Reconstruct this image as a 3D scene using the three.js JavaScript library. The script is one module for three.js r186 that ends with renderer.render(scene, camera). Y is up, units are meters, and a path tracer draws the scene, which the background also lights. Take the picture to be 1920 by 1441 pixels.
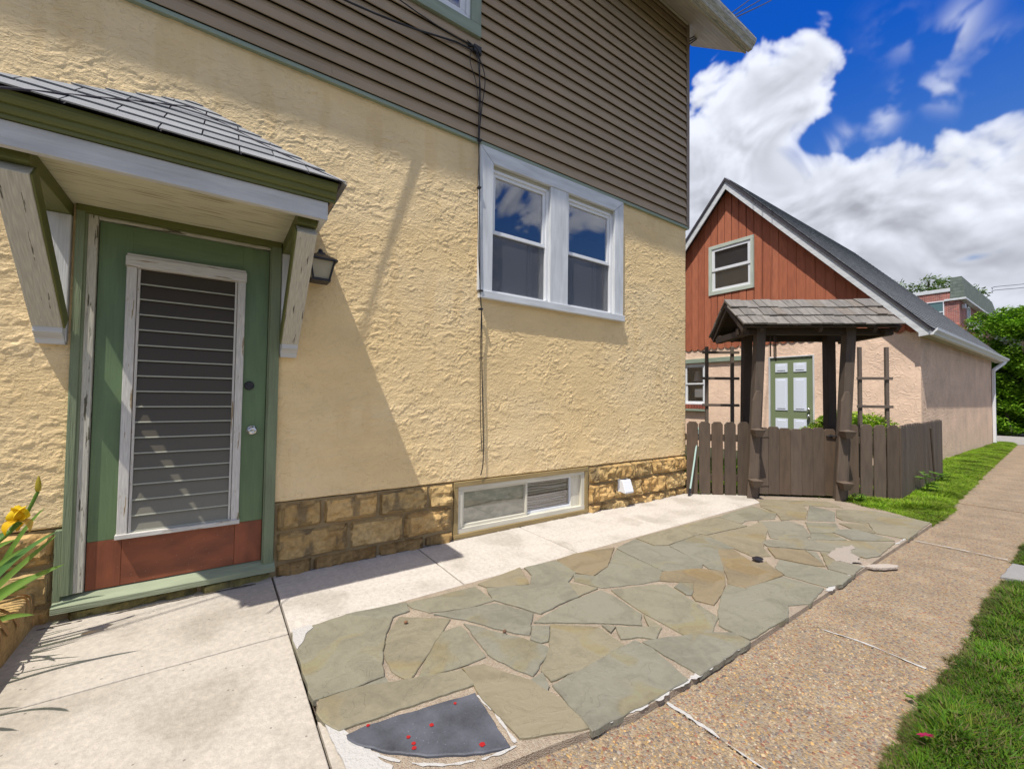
import * as THREE from 'three';
import { RoundedBoxGeometry } from 'three/addons/geometries/RoundedBoxGeometry.js';
import { mergeGeometries, toCreasedNormals } from 'three/addons/utils/BufferGeometryUtils.js';

// ---------------------------------------------------------------- camera, sun, exposure
const scene = new THREE.Scene();
const camera = new THREE.PerspectiveCamera(84.5, 4 / 3, 0.05, 900);
camera.position.set(0, 1.2, 3.2);
camera.rotation.order = 'YXZ';
camera.rotation.set(0.0298, -0.6119, 0.01296);
const renderer = new THREE.WebGLRenderer({ antialias: true });
renderer.toneMapping = THREE.LinearToneMapping;
renderer.toneMappingExposure = 1.25;
renderer.shadowMap.enabled = true;
renderer.shadowMap.type = THREE.PCFSoftShadowMap;
const sun = new THREE.DirectionalLight(new THREE.Color(1, 0.955, 0.88), 4.3);
const TO_SUN = new THREE.Vector3(-0.43, 1, 0.19).normalize();
sun.position.copy(TO_SUN).multiplyScalar(30).add(new THREE.Vector3(6, 0, 0));
sun.target.position.set(6, 0, 0);
sun.castShadow = true;
sun.shadow.mapSize.set(4096, 4096);
Object.assign(sun.shadow.camera, { left: -18, right: 18, top: 18, bottom: -18, near: 1, far: 80 });
scene.add(sun, sun.target);

// ---------------------------------------------------------------- random numbers and noise
const R = (seed => () => { seed |= 0; seed = seed + 0x6D2B79F5 | 0; let t = Math.imul(seed ^ seed >>> 15, 1 | seed); t = t + Math.imul(t ^ t >>> 7, 61 | t) ^ t; return ((t ^ t >>> 14) >>> 0) / 4294967296; })(7);
const rr = (a, b) => a + (b - a) * R();
const pick = a => a[Math.floor(R() * a.length)];
const clamp = (x, a = 0, b = 1) => x < a ? a : x > b ? b : x;
const mix = (a, b, t) => a + (b - a) * t;
const ss = (a, b, x) => { x = clamp((x - a) / (b - a)); return x * x * (3 - 2 * x); };
const mix3 = (a, b, t) => [mix(a[0], b[0], t), mix(a[1], b[1], t), mix(a[2], b[2], t)];
const mul3 = (a, k) => [a[0] * k, a[1] * k, a[2] * k];
const G2 = new Float32Array(512), PERM = new Uint16Array(4096);
for (let i = 0; i < 256; i++) { const a = R() * Math.PI * 2; G2[2 * i] = Math.cos(a); G2[2 * i + 1] = Math.sin(a); }
{ const p = [...Array(2048).keys()]; for (let i = 2047; i > 0; i--) { const j = Math.floor(R() * (i + 1)); [p[i], p[j]] = [p[j], p[i]]; } for (let i = 0; i < 4096; i++) PERM[i] = p[i & 2047]; }
const hsh = (x, y) => PERM[(PERM[x & 2047] + y) & 2047];
// gradient noise, about -0.7..0.7; with a period it tiles
function noise(x, y, per = 2048) {
  const fx = Math.floor(x), fy = Math.floor(y), dx = x - fx, dy = y - fy;
  const x0 = ((fx % per) + per) % per, y0 = ((fy % per) + per) % per, x1 = (x0 + 1) % per, y1 = (y0 + 1) % per;
  const u = dx * dx * dx * (dx * (dx * 6 - 15) + 10), v = dy * dy * dy * (dy * (dy * 6 - 15) + 10);
  const g = (h, a, b) => { h = (h & 255) * 2; return G2[h] * a + G2[h + 1] * b; };
  const a = g(hsh(x0, y0), dx, dy), b = g(hsh(x1, y0), dx - 1, dy), c = g(hsh(x0, y1), dx, dy - 1), d = g(hsh(x1, y1), dx - 1, dy - 1);
  return a + (b - a) * u + (c - a) * v + (a - b - c + d) * u * v;
}
function fbm(x, y, oct = 4, per = 2048, gain = 0.5) {
  let s = 0, a = 1; for (let i = 0; i < oct; i++) { s += a * noise(x, y, per); x *= 2; y *= 2; per *= 2; a *= gain; x += 17.3 * (per > 1500); } return s;
}
const tf = (u, v, f, oct = 4, gain = 0.5) => { let s = 0, a = 1, p = f; for (let i = 0; i < oct; i++) { s += a * noise(u * p, v * p, p); p *= 2; a *= gain; } return s; };
const tf2 = (u, v, fu, fv, oct = 3) => { let s = 0, a = 1; for (let i = 0; i < oct; i++) { s += a * noiseXY(u * fu, v * fv, fu, fv); fu *= 2; fv *= 2; a *= 0.5; } return s; };
function noiseXY(x, y, px, py) {
  const fx = Math.floor(x), fy = Math.floor(y), dx = x - fx, dy = y - fy;
  const x0 = ((fx % px) + px) % px, y0 = ((fy % py) + py) % py, x1 = (x0 + 1) % px, y1 = (y0 + 1) % py;
  const u = dx * dx * (3 - 2 * dx), v = dy * dy * (3 - 2 * dy);
  const g = (h, a, b) => { h = (h & 255) * 2; return G2[h] * a + G2[h + 1] * b; };
  const a = g(hsh(x0, y0), dx, dy), b = g(hsh(x1, y0), dx - 1, dy), c = g(hsh(x0, y1), dx, dy - 1), d = g(hsh(x1, y1), dx - 1, dy - 1);
  return a + (b - a) * u + (c - a) * v + (a - b - c + d) * u * v;
}
// cells: distance to the nearest point, to the second one, and the cell's number
function cells(x, y, per) {
  const fx = Math.floor(x), fy = Math.floor(y); let d1 = 9, d2 = 9, id = 0;
  for (let j = -1; j <= 1; j++) for (let i = -1; i <= 1; i++) {
    const cx = ((fx + i) % per + per) % per, cy = ((fy + j) % per + per) % per, h = hsh(cx, cy), h2 = hsh(cy + 311, cx + 97);
    const px = fx + i + (h & 255) / 255 - x, py = fy + j + (h2 & 255) / 255 - y, d = px * px + py * py;
    if (d < d1) { d2 = d1; d1 = d; id = (h * 31 + h2) & 2047; } else if (d < d2) d2 = d;
  }
  return [Math.sqrt(d1), Math.sqrt(d2), id];
}

// ---------------------------------------------------------------- sky
{
  const w = 3072, h = 1536, data = new Float32Array(w * h * 4), D = Math.PI / 180;
  // the clouds over the garage: [azimuth, elevation, half width, half height, weight]
  const banks = [[-26, 31, 9, 6.5, 1], [-19.2, 32.2, 4.6, 4.4, 1.05], [-30, 25, 8, 6, 0.9], [-24, 20, 12, 6, 0.8], [-8, 18, 15, 6.5, 1], [-22, 12, 22, 9, 0.9], [-3, 9, 14, 7, 0.6], [3, 20, 9, 6, 0.9],
    [-9.5, 33, 10, 7, -1.1], [-6, 29, 9, 3.4, -0.8], [-17.2, 27.2, 3.4, 1.5, -1.2], [-25, 41, 12, 3.2, -1.2], [-31.8, 37.6, 2.4, 1.9, -0.7], [-5, 13.8, 2.2, 1, -0.9], [-7.6, 13.2, 1.6, 0.6, -0.8]], wisps = [[-8.2, 31.4, 1.5, 2.4, 0.9], [-8.9, 27.8, 2.4, 1.3, 0.85], [-13.2, 27.2, 1.2, 2.4, 0.8], [-17, 26, 1.2, 1.8, 0.8], [-5, 29, 3, 1.2, 0.5], [-12, 33, 2.5, 1.5, 0.4]];
  for (let j = h / 2 - 4; j < h; j++) {
    const el = (j + 0.5) / h * 180 - 90, y = Math.sin(el * D), c = Math.cos(el * D), e01 = clamp(el / 90);
    const blue = [mix(0.14, 0.004, ss(0, 38, el)), mix(0.28, 0.075, ss(0, 40, el)), mix(0.52, 0.43, ss(0, 45, el))];
    for (let i = 0; i < w; i++) {
      const az = (i + 0.5) / w * 360 - 180, x = c * Math.cos(az * D), z = c * Math.sin(az * D);
      const cn = (f, oct, sh = 0, dx = 0, dy = 0) => { let s = 0, a = 1; for (let n = 0; n < oct; n++) { s += a * noiseXY((az + 180 + dx) / 360 * f, (el + dy) / 360 * f * 1.35 + sh, f, 2048); f *= 2; a *= 0.52; } return s; };
      let b = 0.12, wIn = ss(-52, -38, az) * (1 - ss(8, 22, az)) * (1 - ss(42, 52, el));
      const wx = cn(26, 2, 91) * 5, wz = cn(26, 2, 57) * 4;
      const f1 = cn(11, 3, 203, wx, wz), f2 = cn(90, 5, 11, wx, wz), f3 = cn(34, 3, 23, wx, wz);
      let bi = -0.18;
      if (wIn > 0) { for (const [a, e, ra, re, g] of banks) { const d2 = ((az - a) / ra) ** 2 + ((el - e) / re) ** 2; if (d2 < 6) bi += g * 0.55 * Math.exp(-d2 * 1.1); } }
      let d = mix(b + f1 * 0.6 + f2 * 0.3 + f3 * 0.24, bi + f1 * 0.12 + f2 * 0.42 + f3 * 0.36, wIn);
      d += 0.12 * (1 - ss(0, 12, el));
      let cover = ss(0.0, 0.12, d) * (0.55 + 0.45 * ss(0.02, 0.3, d));
      if (wIn > 0) for (const [a, e, ra, re, g] of wisps) { const t = (az - a) * 0.8 - (el - e) * 0.6, n = (az - a) * 0.6 + (el - e) * 0.8, d2 = (t / ra) ** 2 + (n / re) ** 2; if (d2 < 5) cover = Math.max(cover, g * 0.75 * Math.exp(-d2) * ss(-0.25, 0.55, f2 * 1.3 + f3 * 0.8) * 0.9); }
      // the sun stands high on the left: lit upper edges, grey bases
      const up = f3 + 0.55 * f2 - cn(34, 3, 23, wx + 0.5, wz + 1.8) - 0.55 * cn(90, 4, 11, wx + 0.3, wz + 0.8), thick = ss(0.15, 0.62, d);
      const lum = clamp(0.72 - 0.15 * thick + up * 0.32 + f2 * 0.08 + ss(18, 34, el) * 0.06, 0.36, 0.80);
      const cl = [lum * 0.91, lum * 0.95, lum * 1.07], o = (j * w + i) * 4;
      for (let n = 0; n < 3; n++) data[o + n] = mix(blue[n], cl[n], cover);
      data[o + 3] = 1;
    }
  }
  const g = [0.16, 0.15, 0.12];
  for (let j = 0; j < h / 2 - 4; j++) for (let i = 0; i < w; i++) { const o = (j * w + i) * 4; data[o] = g[0]; data[o + 1] = g[1]; data[o + 2] = g[2]; data[o + 3] = 1; }
  const t = new THREE.DataTexture(data, w, h, THREE.RGBAFormat, THREE.FloatType);
  t.mapping = THREE.EquirectangularReflectionMapping; t.magFilter = t.minFilter = THREE.LinearFilter; t.needsUpdate = true;
  scene.background = t; scene.environment = t;
}

// ---------------------------------------------------------------- textures (u, v in metres over the given size)
const enc = c => { c = clamp(c); return 255 * (c <= 0.0031308 ? c * 12.92 : 1.055 * Math.pow(c, 1 / 2.4) - 0.055); };
function tex(w, h, size, fn, sizeV = size) {   // colour: fn returns linear rgb; number: fn returns 0..1
  const d = new Uint8Array(w * h * 4); let color = true;
  for (let j = 0; j < h; j++) for (let i = 0; i < w; i++) {
    const c = fn(i / w, j / h), o = (j * w + i) * 4;
    if (typeof c === 'number') { color = false; d[o] = d[o + 1] = d[o + 2] = clamp(c) * 255; } else { d[o] = enc(c[0]); d[o + 1] = enc(c[1]); d[o + 2] = enc(c[2]); }
    d[o + 3] = 255;
  }
  const t = new THREE.DataTexture(d, w, h); t.wrapS = t.wrapT = THREE.RepeatWrapping; t.magFilter = THREE.LinearFilter; t.minFilter = THREE.LinearMipmapLinearFilter; t.generateMipmaps = true;
  if (color) t.colorSpace = THREE.SRGBColorSpace;
  t.repeat.set(1 / size, 1 / sizeV); t.needsUpdate = true; return t;
}
const std = (color, o = {}) => { const { physical, ...p } = o; const m = new (physical ? THREE.MeshPhysicalMaterial : THREE.MeshStandardMaterial)({ roughness: 0.85, side: THREE.DoubleSide, ...p }); m.color.setRGB(...color); return m; };

// ---------------------------------------------------------------- geometry helpers
function uvBox(g, grain, ou = rr(0, 9), ov = rr(0, 9)) {
  const p = g.attributes.position, n = g.attributes.normal, uv = new Float32Array(p.count * 2);
  for (let i = 0; i < p.count; i++) {
    const x = p.getX(i), y = p.getY(i), z = p.getZ(i); let u, v;
    if (grain === 'x') { u = x; v = y + z; } else if (grain === 'y') { u = y; v = x + z; } else if (grain === 'z') { u = z; v = x + y; }
    else { const a = Math.abs(n.getX(i)), b = Math.abs(n.getY(i)), c = Math.abs(n.getZ(i)); if (b >= a && b >= c) { u = x; v = z; } else if (a >= c) { u = z; v = y; } else { u = x; v = y; } }
    uv[2 * i] = u + ou; uv[2 * i + 1] = v + ov;
  }
  g.setAttribute('uv', new THREE.BufferAttribute(uv, 2)); return g;
}
function flat(g) { if (g.index) g = g.toNonIndexed(); for (const k of Object.keys(g.attributes)) if (!['position', 'normal', 'uv', 'color'].includes(k)) g.deleteAttribute(k); g.clearGroups(); return g; }
function box(x0, x1, y0, y1, z0, z1, r = 0.003, grain) {     // a chamfered block between two corners
  const w = Math.abs(x1 - x0), h = Math.abs(y1 - y0), d = Math.abs(z1 - z0), s = Math.min(w, h, d);
  let g = r > 0 ? new RoundedBoxGeometry(w, h, d, 1, Math.min(r, s * 0.45)) : new THREE.BoxGeometry(w, h, d);
  g = flat(g); g.translate((x0 + x1) / 2, (y0 + y1) / 2, (z0 + z1) / 2);
  return uvBox(g, grain || (w >= h && w >= d ? 'x' : h >= d ? 'y' : 'z'));
}
function bar(a, b, w, d, up = [0, 0, 1], r = 0.003) {          // a beam from a to b, w across, d along up
  a = new THREE.Vector3(...a); b = new THREE.Vector3(...b); const L = a.distanceTo(b);
  const g = box(0, L, -w / 2, w / 2, -d / 2, d / 2, r, 'x'), X = b.clone().sub(a).normalize(), U = new THREE.Vector3(...up), Y = U.clone().cross(X).normalize(), Z = X.clone().cross(Y);
  return g.applyMatrix4(new THREE.Matrix4().makeBasis(X, Y, Z).setPosition(a));
}
function prism(pts, depth, bevel = 0, grain) {                 // an outline in x, y pulled along z
  const s = new THREE.Shape(pts.map(p => new THREE.Vector2(p[0], p[1])));
  const g = flat(new THREE.ExtrudeGeometry(s, { depth: depth - 2 * bevel, bevelEnabled: bevel > 0, bevelSize: bevel, bevelThickness: bevel, bevelOffset: -bevel, bevelSegments: 1 }));
  g.translate(0, 0, bevel); return uvBox(g, grain);
}
function tube(pts, r, seg = 24, rad = 6) { return uvBox(flat(new THREE.TubeGeometry(new THREE.CatmullRomCurve3(pts.map(p => new THREE.Vector3(...p))), seg, r, rad)), 'x'); }
function poly3(pts) {                                          // a flat convex face
  const v = []; for (let i = 1; i < pts.length - 1; i++) v.push(...pts[0], ...pts[i], ...pts[i + 1]);
  const g = new THREE.BufferGeometry(); g.setAttribute('position', new THREE.Float32BufferAttribute(v, 3)); g.computeVertexNormals(); return uvBox(g);
}
function paint(g, c) { const n = g.attributes.position.count, a = new Float32Array(n * 3); for (let i = 0; i < n; i++) a.set(c, 3 * i); g.setAttribute('color', new THREE.BufferAttribute(a, 3)); return g; }
const taken = {};
const numbered = n => { const k = taken[n] = (taken[n] ?? -1) + 1; return k ? n + '_' + String(k).padStart(3, '0') : n; };
function mesh(name, geos, mat, parent) {
  const list = Array.isArray(geos) ? geos : [geos], g = list.length > 1 ? mergeGeometries(list.map(flat)) : list[0];
  const m = new THREE.Mesh(g, mat); m.castShadow = m.receiveShadow = true; m.name = parent ? name : numbered(name); (parent || scene).add(m); return m;
}
function thing(name, label, category, [x, y, z] = [0, 0, 0], extra = {}) { const o = new THREE.Group(); o.name = numbered(name); o.position.set(x, y, z); o.userData = { label, category, ...extra }; scene.add(o); return o; }
function part(name, parent) { const o = new THREE.Group(); o.name = name; parent.add(o); return o; }
function tag(o, label, category, extra = {}) { Object.assign(o.userData, { label, category, ...extra }); return o; }
function inst(name, geo, mat, list, parent) {                  // list: [matrix, colour]
  const m = new THREE.InstancedMesh(geo, mat, list.length); m.name = parent ? name : numbered(name); m.castShadow = m.receiveShadow = true;
  list.forEach(([M, c], i) => { m.setMatrixAt(i, M); if (c) m.setColorAt(i, c); }); (parent || scene).add(m); return m;
}
const rgb = c => new THREE.Color().setRGB(...c);
const M4 = (p, e, s) => new THREE.Matrix4().compose(new THREE.Vector3(...p), new THREE.Quaternion().setFromEuler(new THREE.Euler(...e)), Array.isArray(s) ? new THREE.Vector3(...s) : new THREE.Vector3(s, s, s));

// ---------------------------------------------------------------- materials
const grainB = tex(1024, 256, 1.2, (u, v) => 0.5 + 0.35 * tf2(u, v, 4, 40, 3) + 0.25 * tf2(u, v, 12, 96, 2), 0.3);
const paintWear = tex(1024, 512, 1.6, (u, v) => { const n = tf2(u, v, 5, 14, 4), k = 0.9 + 0.18 * n + 0.08 * tf2(u, v, 8, 80, 2); return [k, k, k]; }, 0.8);
const worn = (paintC, woodC, cut, f = 6) => tex(1024, 256, 1.1, (u, v) => { const n = tf2(u, v, f, f * 3, 5) + 0.15 * tf2(u, v, 10, 100, 2); const t = ss(cut, cut + 0.05, n); return mul3(mix3(paintC, woodC, t), 0.93 + 0.25 * tf2(u, v, 16, 60, 2)); }, 0.3);
const M = {};
M.olive = std([0.125, 0.135, 0.03], { map: paintWear, bumpMap: grainB, bumpScale: 0.0015, roughness: 0.55 });
M.sage = std([0.20, 0.24, 0.135], { map: paintWear, bumpMap: grainB, bumpScale: 0.004, roughness: 0.7 });
M.doorGreen = std([0.13, 0.20, 0.09], { map: paintWear, bumpMap: grainB, bumpScale: 0.0006, roughness: 0.45 });
M.kick = std([1, 1, 1], { map: tex(512, 512, 0.8, (u, v) => { const n = tf2(u, v, 4, 10, 4), c = cells(u * 70, v * 70, 70), f = c[2] % 41 === 0 && c[0] < 0.16 ? 0.45 : 0; return mix3(mul3([0.245, 0.068, 0.026], 0.9 + 0.4 * n), [0.45, 0.36, 0.3], f); }), roughness: 0.6, bumpMap: grainB, bumpScale: 0.0008 });
M.cream = std([1, 1, 1], { map: worn([0.56, 0.53, 0.44], [0.12, 0.11, 0.08], 0.5), bumpMap: grainB, bumpScale: 0.003, roughness: 0.75 });
M.jamb = std([1, 1, 1], { map: worn([0.52, 0.49, 0.40], [0.11, 0.10, 0.06], 0.27), bumpMap: grainB, bumpScale: 0.004, roughness: 0.8 });
M.louvreFrame = std([1, 1, 1], { map: worn([0.60, 0.57, 0.51], [0.30, 0.22, 0.12], 0.42), roughness: 0.6 });
M.soffit = std([1, 1, 1], { map: tex(1024, 512, 1.4, (u, v) => { const s = tf2(u, v, 6, 60, 3), t = ss(0.1, 0.45, s + 0.3 * tf2(u, v, 4, 8, 2)); return mul3(mix3([0.62, 0.58, 0.40], [0.30, 0.26, 0.15], t * 0.8), 0.95 + 0.1 * s); }, 0.7), bumpMap: grainB, bumpScale: 0.002 });
M.fasciaWhite = std([0.60, 0.60, 0.585], { map: paintWear, bumpMap: grainB, bumpScale: 0.002, roughness: 0.7 });
M.vinyl = std([0.74, 0.75, 0.76], { roughness: 0.42 });
M.trimWhite = std([0.68, 0.695, 0.70], { map: paintWear, bumpMap: grainB, bumpScale: 0.0008, roughness: 0.55 });
M.siding = [0.97, 1, 1.04].map(k => std(mul3([0.375, 0.272, 0.163], k), { map: tex(512, 256, 1.6, (u, v) => { const n = 0.94 + 0.1 * tf2(u, v, 6, 6, 3) + 0.07 * tf2(u, v, 8, 64, 2); return [n, n, n * 0.99]; }, 0.5), bumpMap: grainB, bumpScale: 0.0008, roughness: 0.6 }));
M.sidingTrim = std([0.26, 0.19, 0.13], { roughness: 0.55, map: paintWear });
M.paleGreen = std([0.30, 0.36, 0.27], { map: paintWear, bumpMap: grainB, bumpScale: 0.0015, roughness: 0.7 });
M.glass = std([1, 1, 1], { physical: true, transmission: 1, thickness: 0, roughness: 0.015, ior: 2.0, specularIntensity: 1 });
M.dark = std([0.02, 0.02, 0.022], { roughness: 0.9 });
M.screen = std([0.17, 0.175, 0.185], { roughness: 0.5 });
M.curtain = std([0.32, 0.32, 0.33], { roughness: 0.9 });
M.steel = std([0.62, 0.62, 0.60], { metalness: 1, roughness: 0.22 });
M.black = std([0.018, 0.017, 0.02], { roughness: 0.45 });
M.cable = std([0.015, 0.015, 0.017], { roughness: 0.6 });

const stuccoTone = tex(2048, 1024, 9, (u, v) => { const a = tf(u, v, 5, 5), b = tf(u + 0.3, v, 24, 3), s = tf2(u, v, 60, 6, 3), st = ss(0.25, 0.6, s + 0.4 * a); return mul3(mix3(mix3([0.85, 0.622, 0.315], [0.865, 0.655, 0.362], ss(-0.3, 0.4, a)), [0.77, 0.535, 0.25], 0.4 * st), 0.97 + 0.09 * b); }, 4.5);
const stuccoGrit = tex(1024, 1024, 0.83, (u, v) => { const w = tf(u, v, 9, 2) * 0.04, a = tf2(u + w, v + w, 12, 26, 3), b = tf2(u + w + 0.3, v, 22, 46, 3); return 0.3 + 0.34 * ss(0.14, 0.2, a) * ss(-0.3, 0.1, tf(u, v, 3, 2)) + 0.22 * ss(0.2, 0.27, b) + 0.16 * tf(u, v, 64, 3, 0.65); });
M.stucco = std([1, 1, 1], { map: stuccoTone, bumpMap: stuccoGrit, bumpScale: 0.006, roughness: 0.95 });
const conc = tex(1024, 1024, 1.7, (u, v) => { const a = tf(u, v, 4, 5), b = tf(u, v, 60, 3, 0.7), c = cells(u * 90, v * 90, 90), p = c[2] % 173 === 0 && c[0] < 0.22 ? 0.5 : 1; return mul3(mix3([0.66, 0.61, 0.545], [0.53, 0.485, 0.42], ss(-0.1, 0.55, a)), (0.97 + 0.16 * b + 0.07 * tf2(u + 0.3, v, 6, 18, 4)) * p); });
const concB = tex(1024, 1024, 0.9, (u, v) => 0.5 + 0.3 * tf(u, v, 60, 3, 0.7) + 0.15 * tf(u, v, 5, 3));
M.concreteStrip = std([0.80, 0.785, 0.765], { map: conc, bumpMap: concB, bumpScale: 0.003, roughness: 0.93 });
M.concrete = std([0.71, 0.685, 0.64], { map: conc, bumpMap: concB, bumpScale: 0.003, roughness: 0.93 });
const aggC = [[0.42, 0.29, 0.19], [0.36, 0.25, 0.17], [0.46, 0.34, 0.22], [0.48, 0.30, 0.13], [0.27, 0.19, 0.15], [0.30, 0.26, 0.24], [0.40, 0.30, 0.22], [0.20, 0.16, 0.16], [0.45, 0.37, 0.29], [0.30, 0.12, 0.08], [0.40, 0.28, 0.18], [0.34, 0.24, 0.16]];
const agg = (per, size, base) => [tex(2048, 2048, size, (u, v) => { const wv = tf(u, v, 12, 2) * 0.3, c = cells(u * per + wv, v * per, per), e = ss(0.0, 0.22, c[1] - c[0]); const col = aggC[c[2] % aggC.length], t = tf(u, v, 5, 3); return mul3(mix3(base, col, e * 0.85), 0.95 + 0.25 * t + 0.12 * tf(u, v, 128, 2)); }), tex(1024, 1024, size, (u, v) => { const wv = tf(u, v, 12, 2) * 0.3, c = cells(u * per + wv, v * per, per); return clamp((c[1] - c[0]) * 1.4) * (0.6 + 0.4 * ((c[2] * 37) % 17) / 17); })];
{ const [a, b] = agg(120, 1.25, [0.38, 0.27, 0.18]); M.aggregate = std([0.80, 0.83, 0.77], { map: a, bumpMap: b, bumpScale: 0.005, roughness: 0.9 }); }
M.mortar = std([0.74, 0.765, 0.745], { map: tex(1024, 1024, 0.7, (u, v) => { const c = cells(u * 110, v * 110, 110), e = ss(0.05, 0.3, c[1] - c[0]), t = (c[2] % 9) / 9; return mul3(mix3([0.47, 0.36, 0.27], mix3([0.58, 0.49, 0.38], [0.40, 0.27, 0.19], t), e * 0.8), 0.95 + 0.25 * tf(u, v, 5, 4)); }), bumpMap: tex(512, 512, 0.7, (u, v) => { const c = cells(u * 110, v * 110, 110); return clamp((c[1] - c[0]) * 1.3); }), bumpScale: 0.004 });
const slabTone = tex(1024, 1024, 1.3, (u, v) => { const w = tf(u, v, 4, 3) * 0.25, a = tf2(u + w * 0.2, v + w, 3, 7, 4), r = tf2(u + 0.4, v + w, 3, 5, 4), b = tf(u, v, 40, 3, 0.6), k = 0.93 + 0.3 * a + 0.09 * b; return mix3([k, k, k * 0.98], [k * 1.06, k * 0.97, k * 0.76], ss(0.12, 0.6, r)); });
const slabB = tex(1024, 1024, 1.1, (u, v) => { const w = tf(u, v, 4, 3) * 0.1, a = tf2(u, v + w, 4, 9, 4), l = a * 3.2; return 0.35 + 0.25 * a + 0.16 * (l - Math.floor(l) < 0.06 ? 0 : 1) * ss(0.1, 0.3, Math.abs(a)) + 0.09 * tf(u, v, 60, 3, 0.6); });
M.slab = [[0.226, 0.207, 0.146], [0.217, 0.204, 0.150], [0.236, 0.208, 0.140], [0.212, 0.20, 0.152], [0.238, 0.203, 0.132], [0.221, 0.202, 0.148]].map(c => std(c, { map: slabTone, bumpMap: slabB, bumpScale: 0.008, roughness: 0.8 }));
M.slabBrown = std([0.225, 0.177, 0.106], { map: slabTone, bumpMap: slabB, bumpScale: 0.005, roughness: 0.8 });
M.slate = std([1, 1, 1], { map: tex(1024, 1024, 0.6, (u, v) => { const a = tf(u, v, 5, 5), c = cells(u * 70, v * 70, 70), s = c[2] % 83 === 0 && c[0] < 0.2 ? 2.3 : 1; return mul3([0.078, 0.082, 0.098], (0.95 + 0.55 * a + 0.15 * tf(u, v, 64, 2)) * s); }), bumpMap: slabB, bumpScale: 0.002, roughness: 0.6 });
M.chalk = std([0.46, 0.44, 0.41], { roughness: 0.95, bumpMap: concB, bumpScale: 0.006 });
M.redPaint = std([0.36, 0.010, 0.014], { roughness: 0.4 });
const rockTone = tex(1024, 1024, 1.9, (u, v) => { const a = tf(u, v, 5, 5), d = ss(0.15, 0.55, tf2(u + 0.2, v, 20, 6, 4)), b = tf(u, v, 50, 3, 0.65); return mul3(mix3(mix3([0.53, 0.365, 0.155], [0.44, 0.28, 0.105], ss(-0.2, 0.4, a)), [0.16, 0.12, 0.065], d * 0.7), 0.97 + 0.3 * b); });
const rockB = tex(512, 512, 0.4, (u, v) => 0.5 + 0.35 * tf(u, v, 8, 5, 0.6));
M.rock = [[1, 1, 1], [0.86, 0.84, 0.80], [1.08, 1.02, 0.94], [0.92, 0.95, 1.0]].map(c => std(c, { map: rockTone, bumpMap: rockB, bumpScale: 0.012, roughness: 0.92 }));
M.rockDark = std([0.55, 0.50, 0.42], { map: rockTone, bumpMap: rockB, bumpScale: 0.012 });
M.pointing = std([0.31, 0.225, 0.11], { bumpMap: concB, bumpScale: 0.006, map: paintWear });
const grit = tex(512, 512, 0.25, (u, v) => 0.5 + 0.5 * tf(u, v, 64, 2, 0.7));
const gritTone = tex(512, 512, 0.5, (u, v) => { const k = 0.95 + 0.35 * tf(u, v, 100, 2, 0.8) + 0.12 * tf(u, v, 6, 3); return [k, k, k]; });
M.shingle = [[0.27, 0.275, 0.28], [0.295, 0.30, 0.305], [0.25, 0.255, 0.26]].map(c => std(c, { map: gritTone, bumpMap: grit, bumpScale: 0.002, roughness: 0.95 }));
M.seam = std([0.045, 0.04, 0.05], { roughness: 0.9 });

// ---------------------------------------------------------------- ground
const alongX = (zy, x0, x1, bevel = 0) => { const g = prism(zy.map(p => [-p[0], p[1]]), x1 - x0, bevel, 'z'); g.rotateY(Math.PI / 2); g.translate(x0, 0, 0); return uvBox(g, 'x'); };
const soilT = tex(512, 512, 1.1, (u, v) => { const a = tf(u, v, 6, 5), b = tf(u, v, 50, 3, 0.7); return mul3(mix3([0.055, 0.062, 0.022], [0.10, 0.085, 0.045], ss(0, 0.5, a)), 0.95 + 0.5 * b); });
const M_soil = std([1, 1, 1], { map: soilT, bumpMap: grit, bumpScale: 0.02 });
{
  const g = new THREE.PlaneGeometry(700, 700, 1, 1); g.rotateX(-Math.PI / 2); g.translate(100, -0.09, 0);
  tag(mesh('ground', uvBox(g), M_soil), 'dark soil and rough grass spreading out to the horizon', 'ground', { kind: 'structure' });
  const dt = mesh('gravel_drive', box(19.6, 24.2, -0.08, -0.012, -4, 7, 0, 'x'), std([0.40, 0.37, 0.33], { map: gritTone, bumpMap: grit, bumpScale: 0.01 }));
  tag(dt, 'pale gravel drive crossing behind the garage', 'drive', { kind: 'structure' });
}
// white painted concrete: a strip along the house, two wide slabs before the door
const concretePath = thing('concrete_path', 'pale concrete path of scored slabs along the house wall', 'path', [0, 0, 0], { kind: 'structure' });
for (const [x0, x1, z0, z1] of [[-3.2, 0.335, -0.03, 0.795], [-3.2, 0.335, 0.803, 4.2], [0.345, 1.335, -0.03, 0.79], [1.343, 2.335, -0.03, 0.79], [2.343, 3.5, -0.03, 0.79], ])
  mesh('concrete_slab', box(x0, x1, -0.12, 0.0 + rr(0, 0.0015), z0, z1, 0.006, 'x'), x0 > 0 ? M.concreteStrip : M.concrete, concretePath);
mesh('concrete_slab', prism([[0.343, -1.49], [0.37, -1.53], [0.385, -1.62], [0.42, -1.72], [0.47, -1.83], [0.46, -2.2], [0.44, -4.2], [0.343, -4.2]], 0.1, 0, 'x').rotateX(-Math.PI / 2).translate(0, -0.105, 0), M.concrete, concretePath);

mesh('concrete_slab', prism([[3.502, 0.03], [4.99, 0.03], [5.58, -0.5], [5.3, -0.78], [3.502, -0.79]], 0.11, 0.003, 'x').rotateX(-Math.PI / 2).translate(0, -0.11, 0), M.concreteStrip, concretePath);

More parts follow.
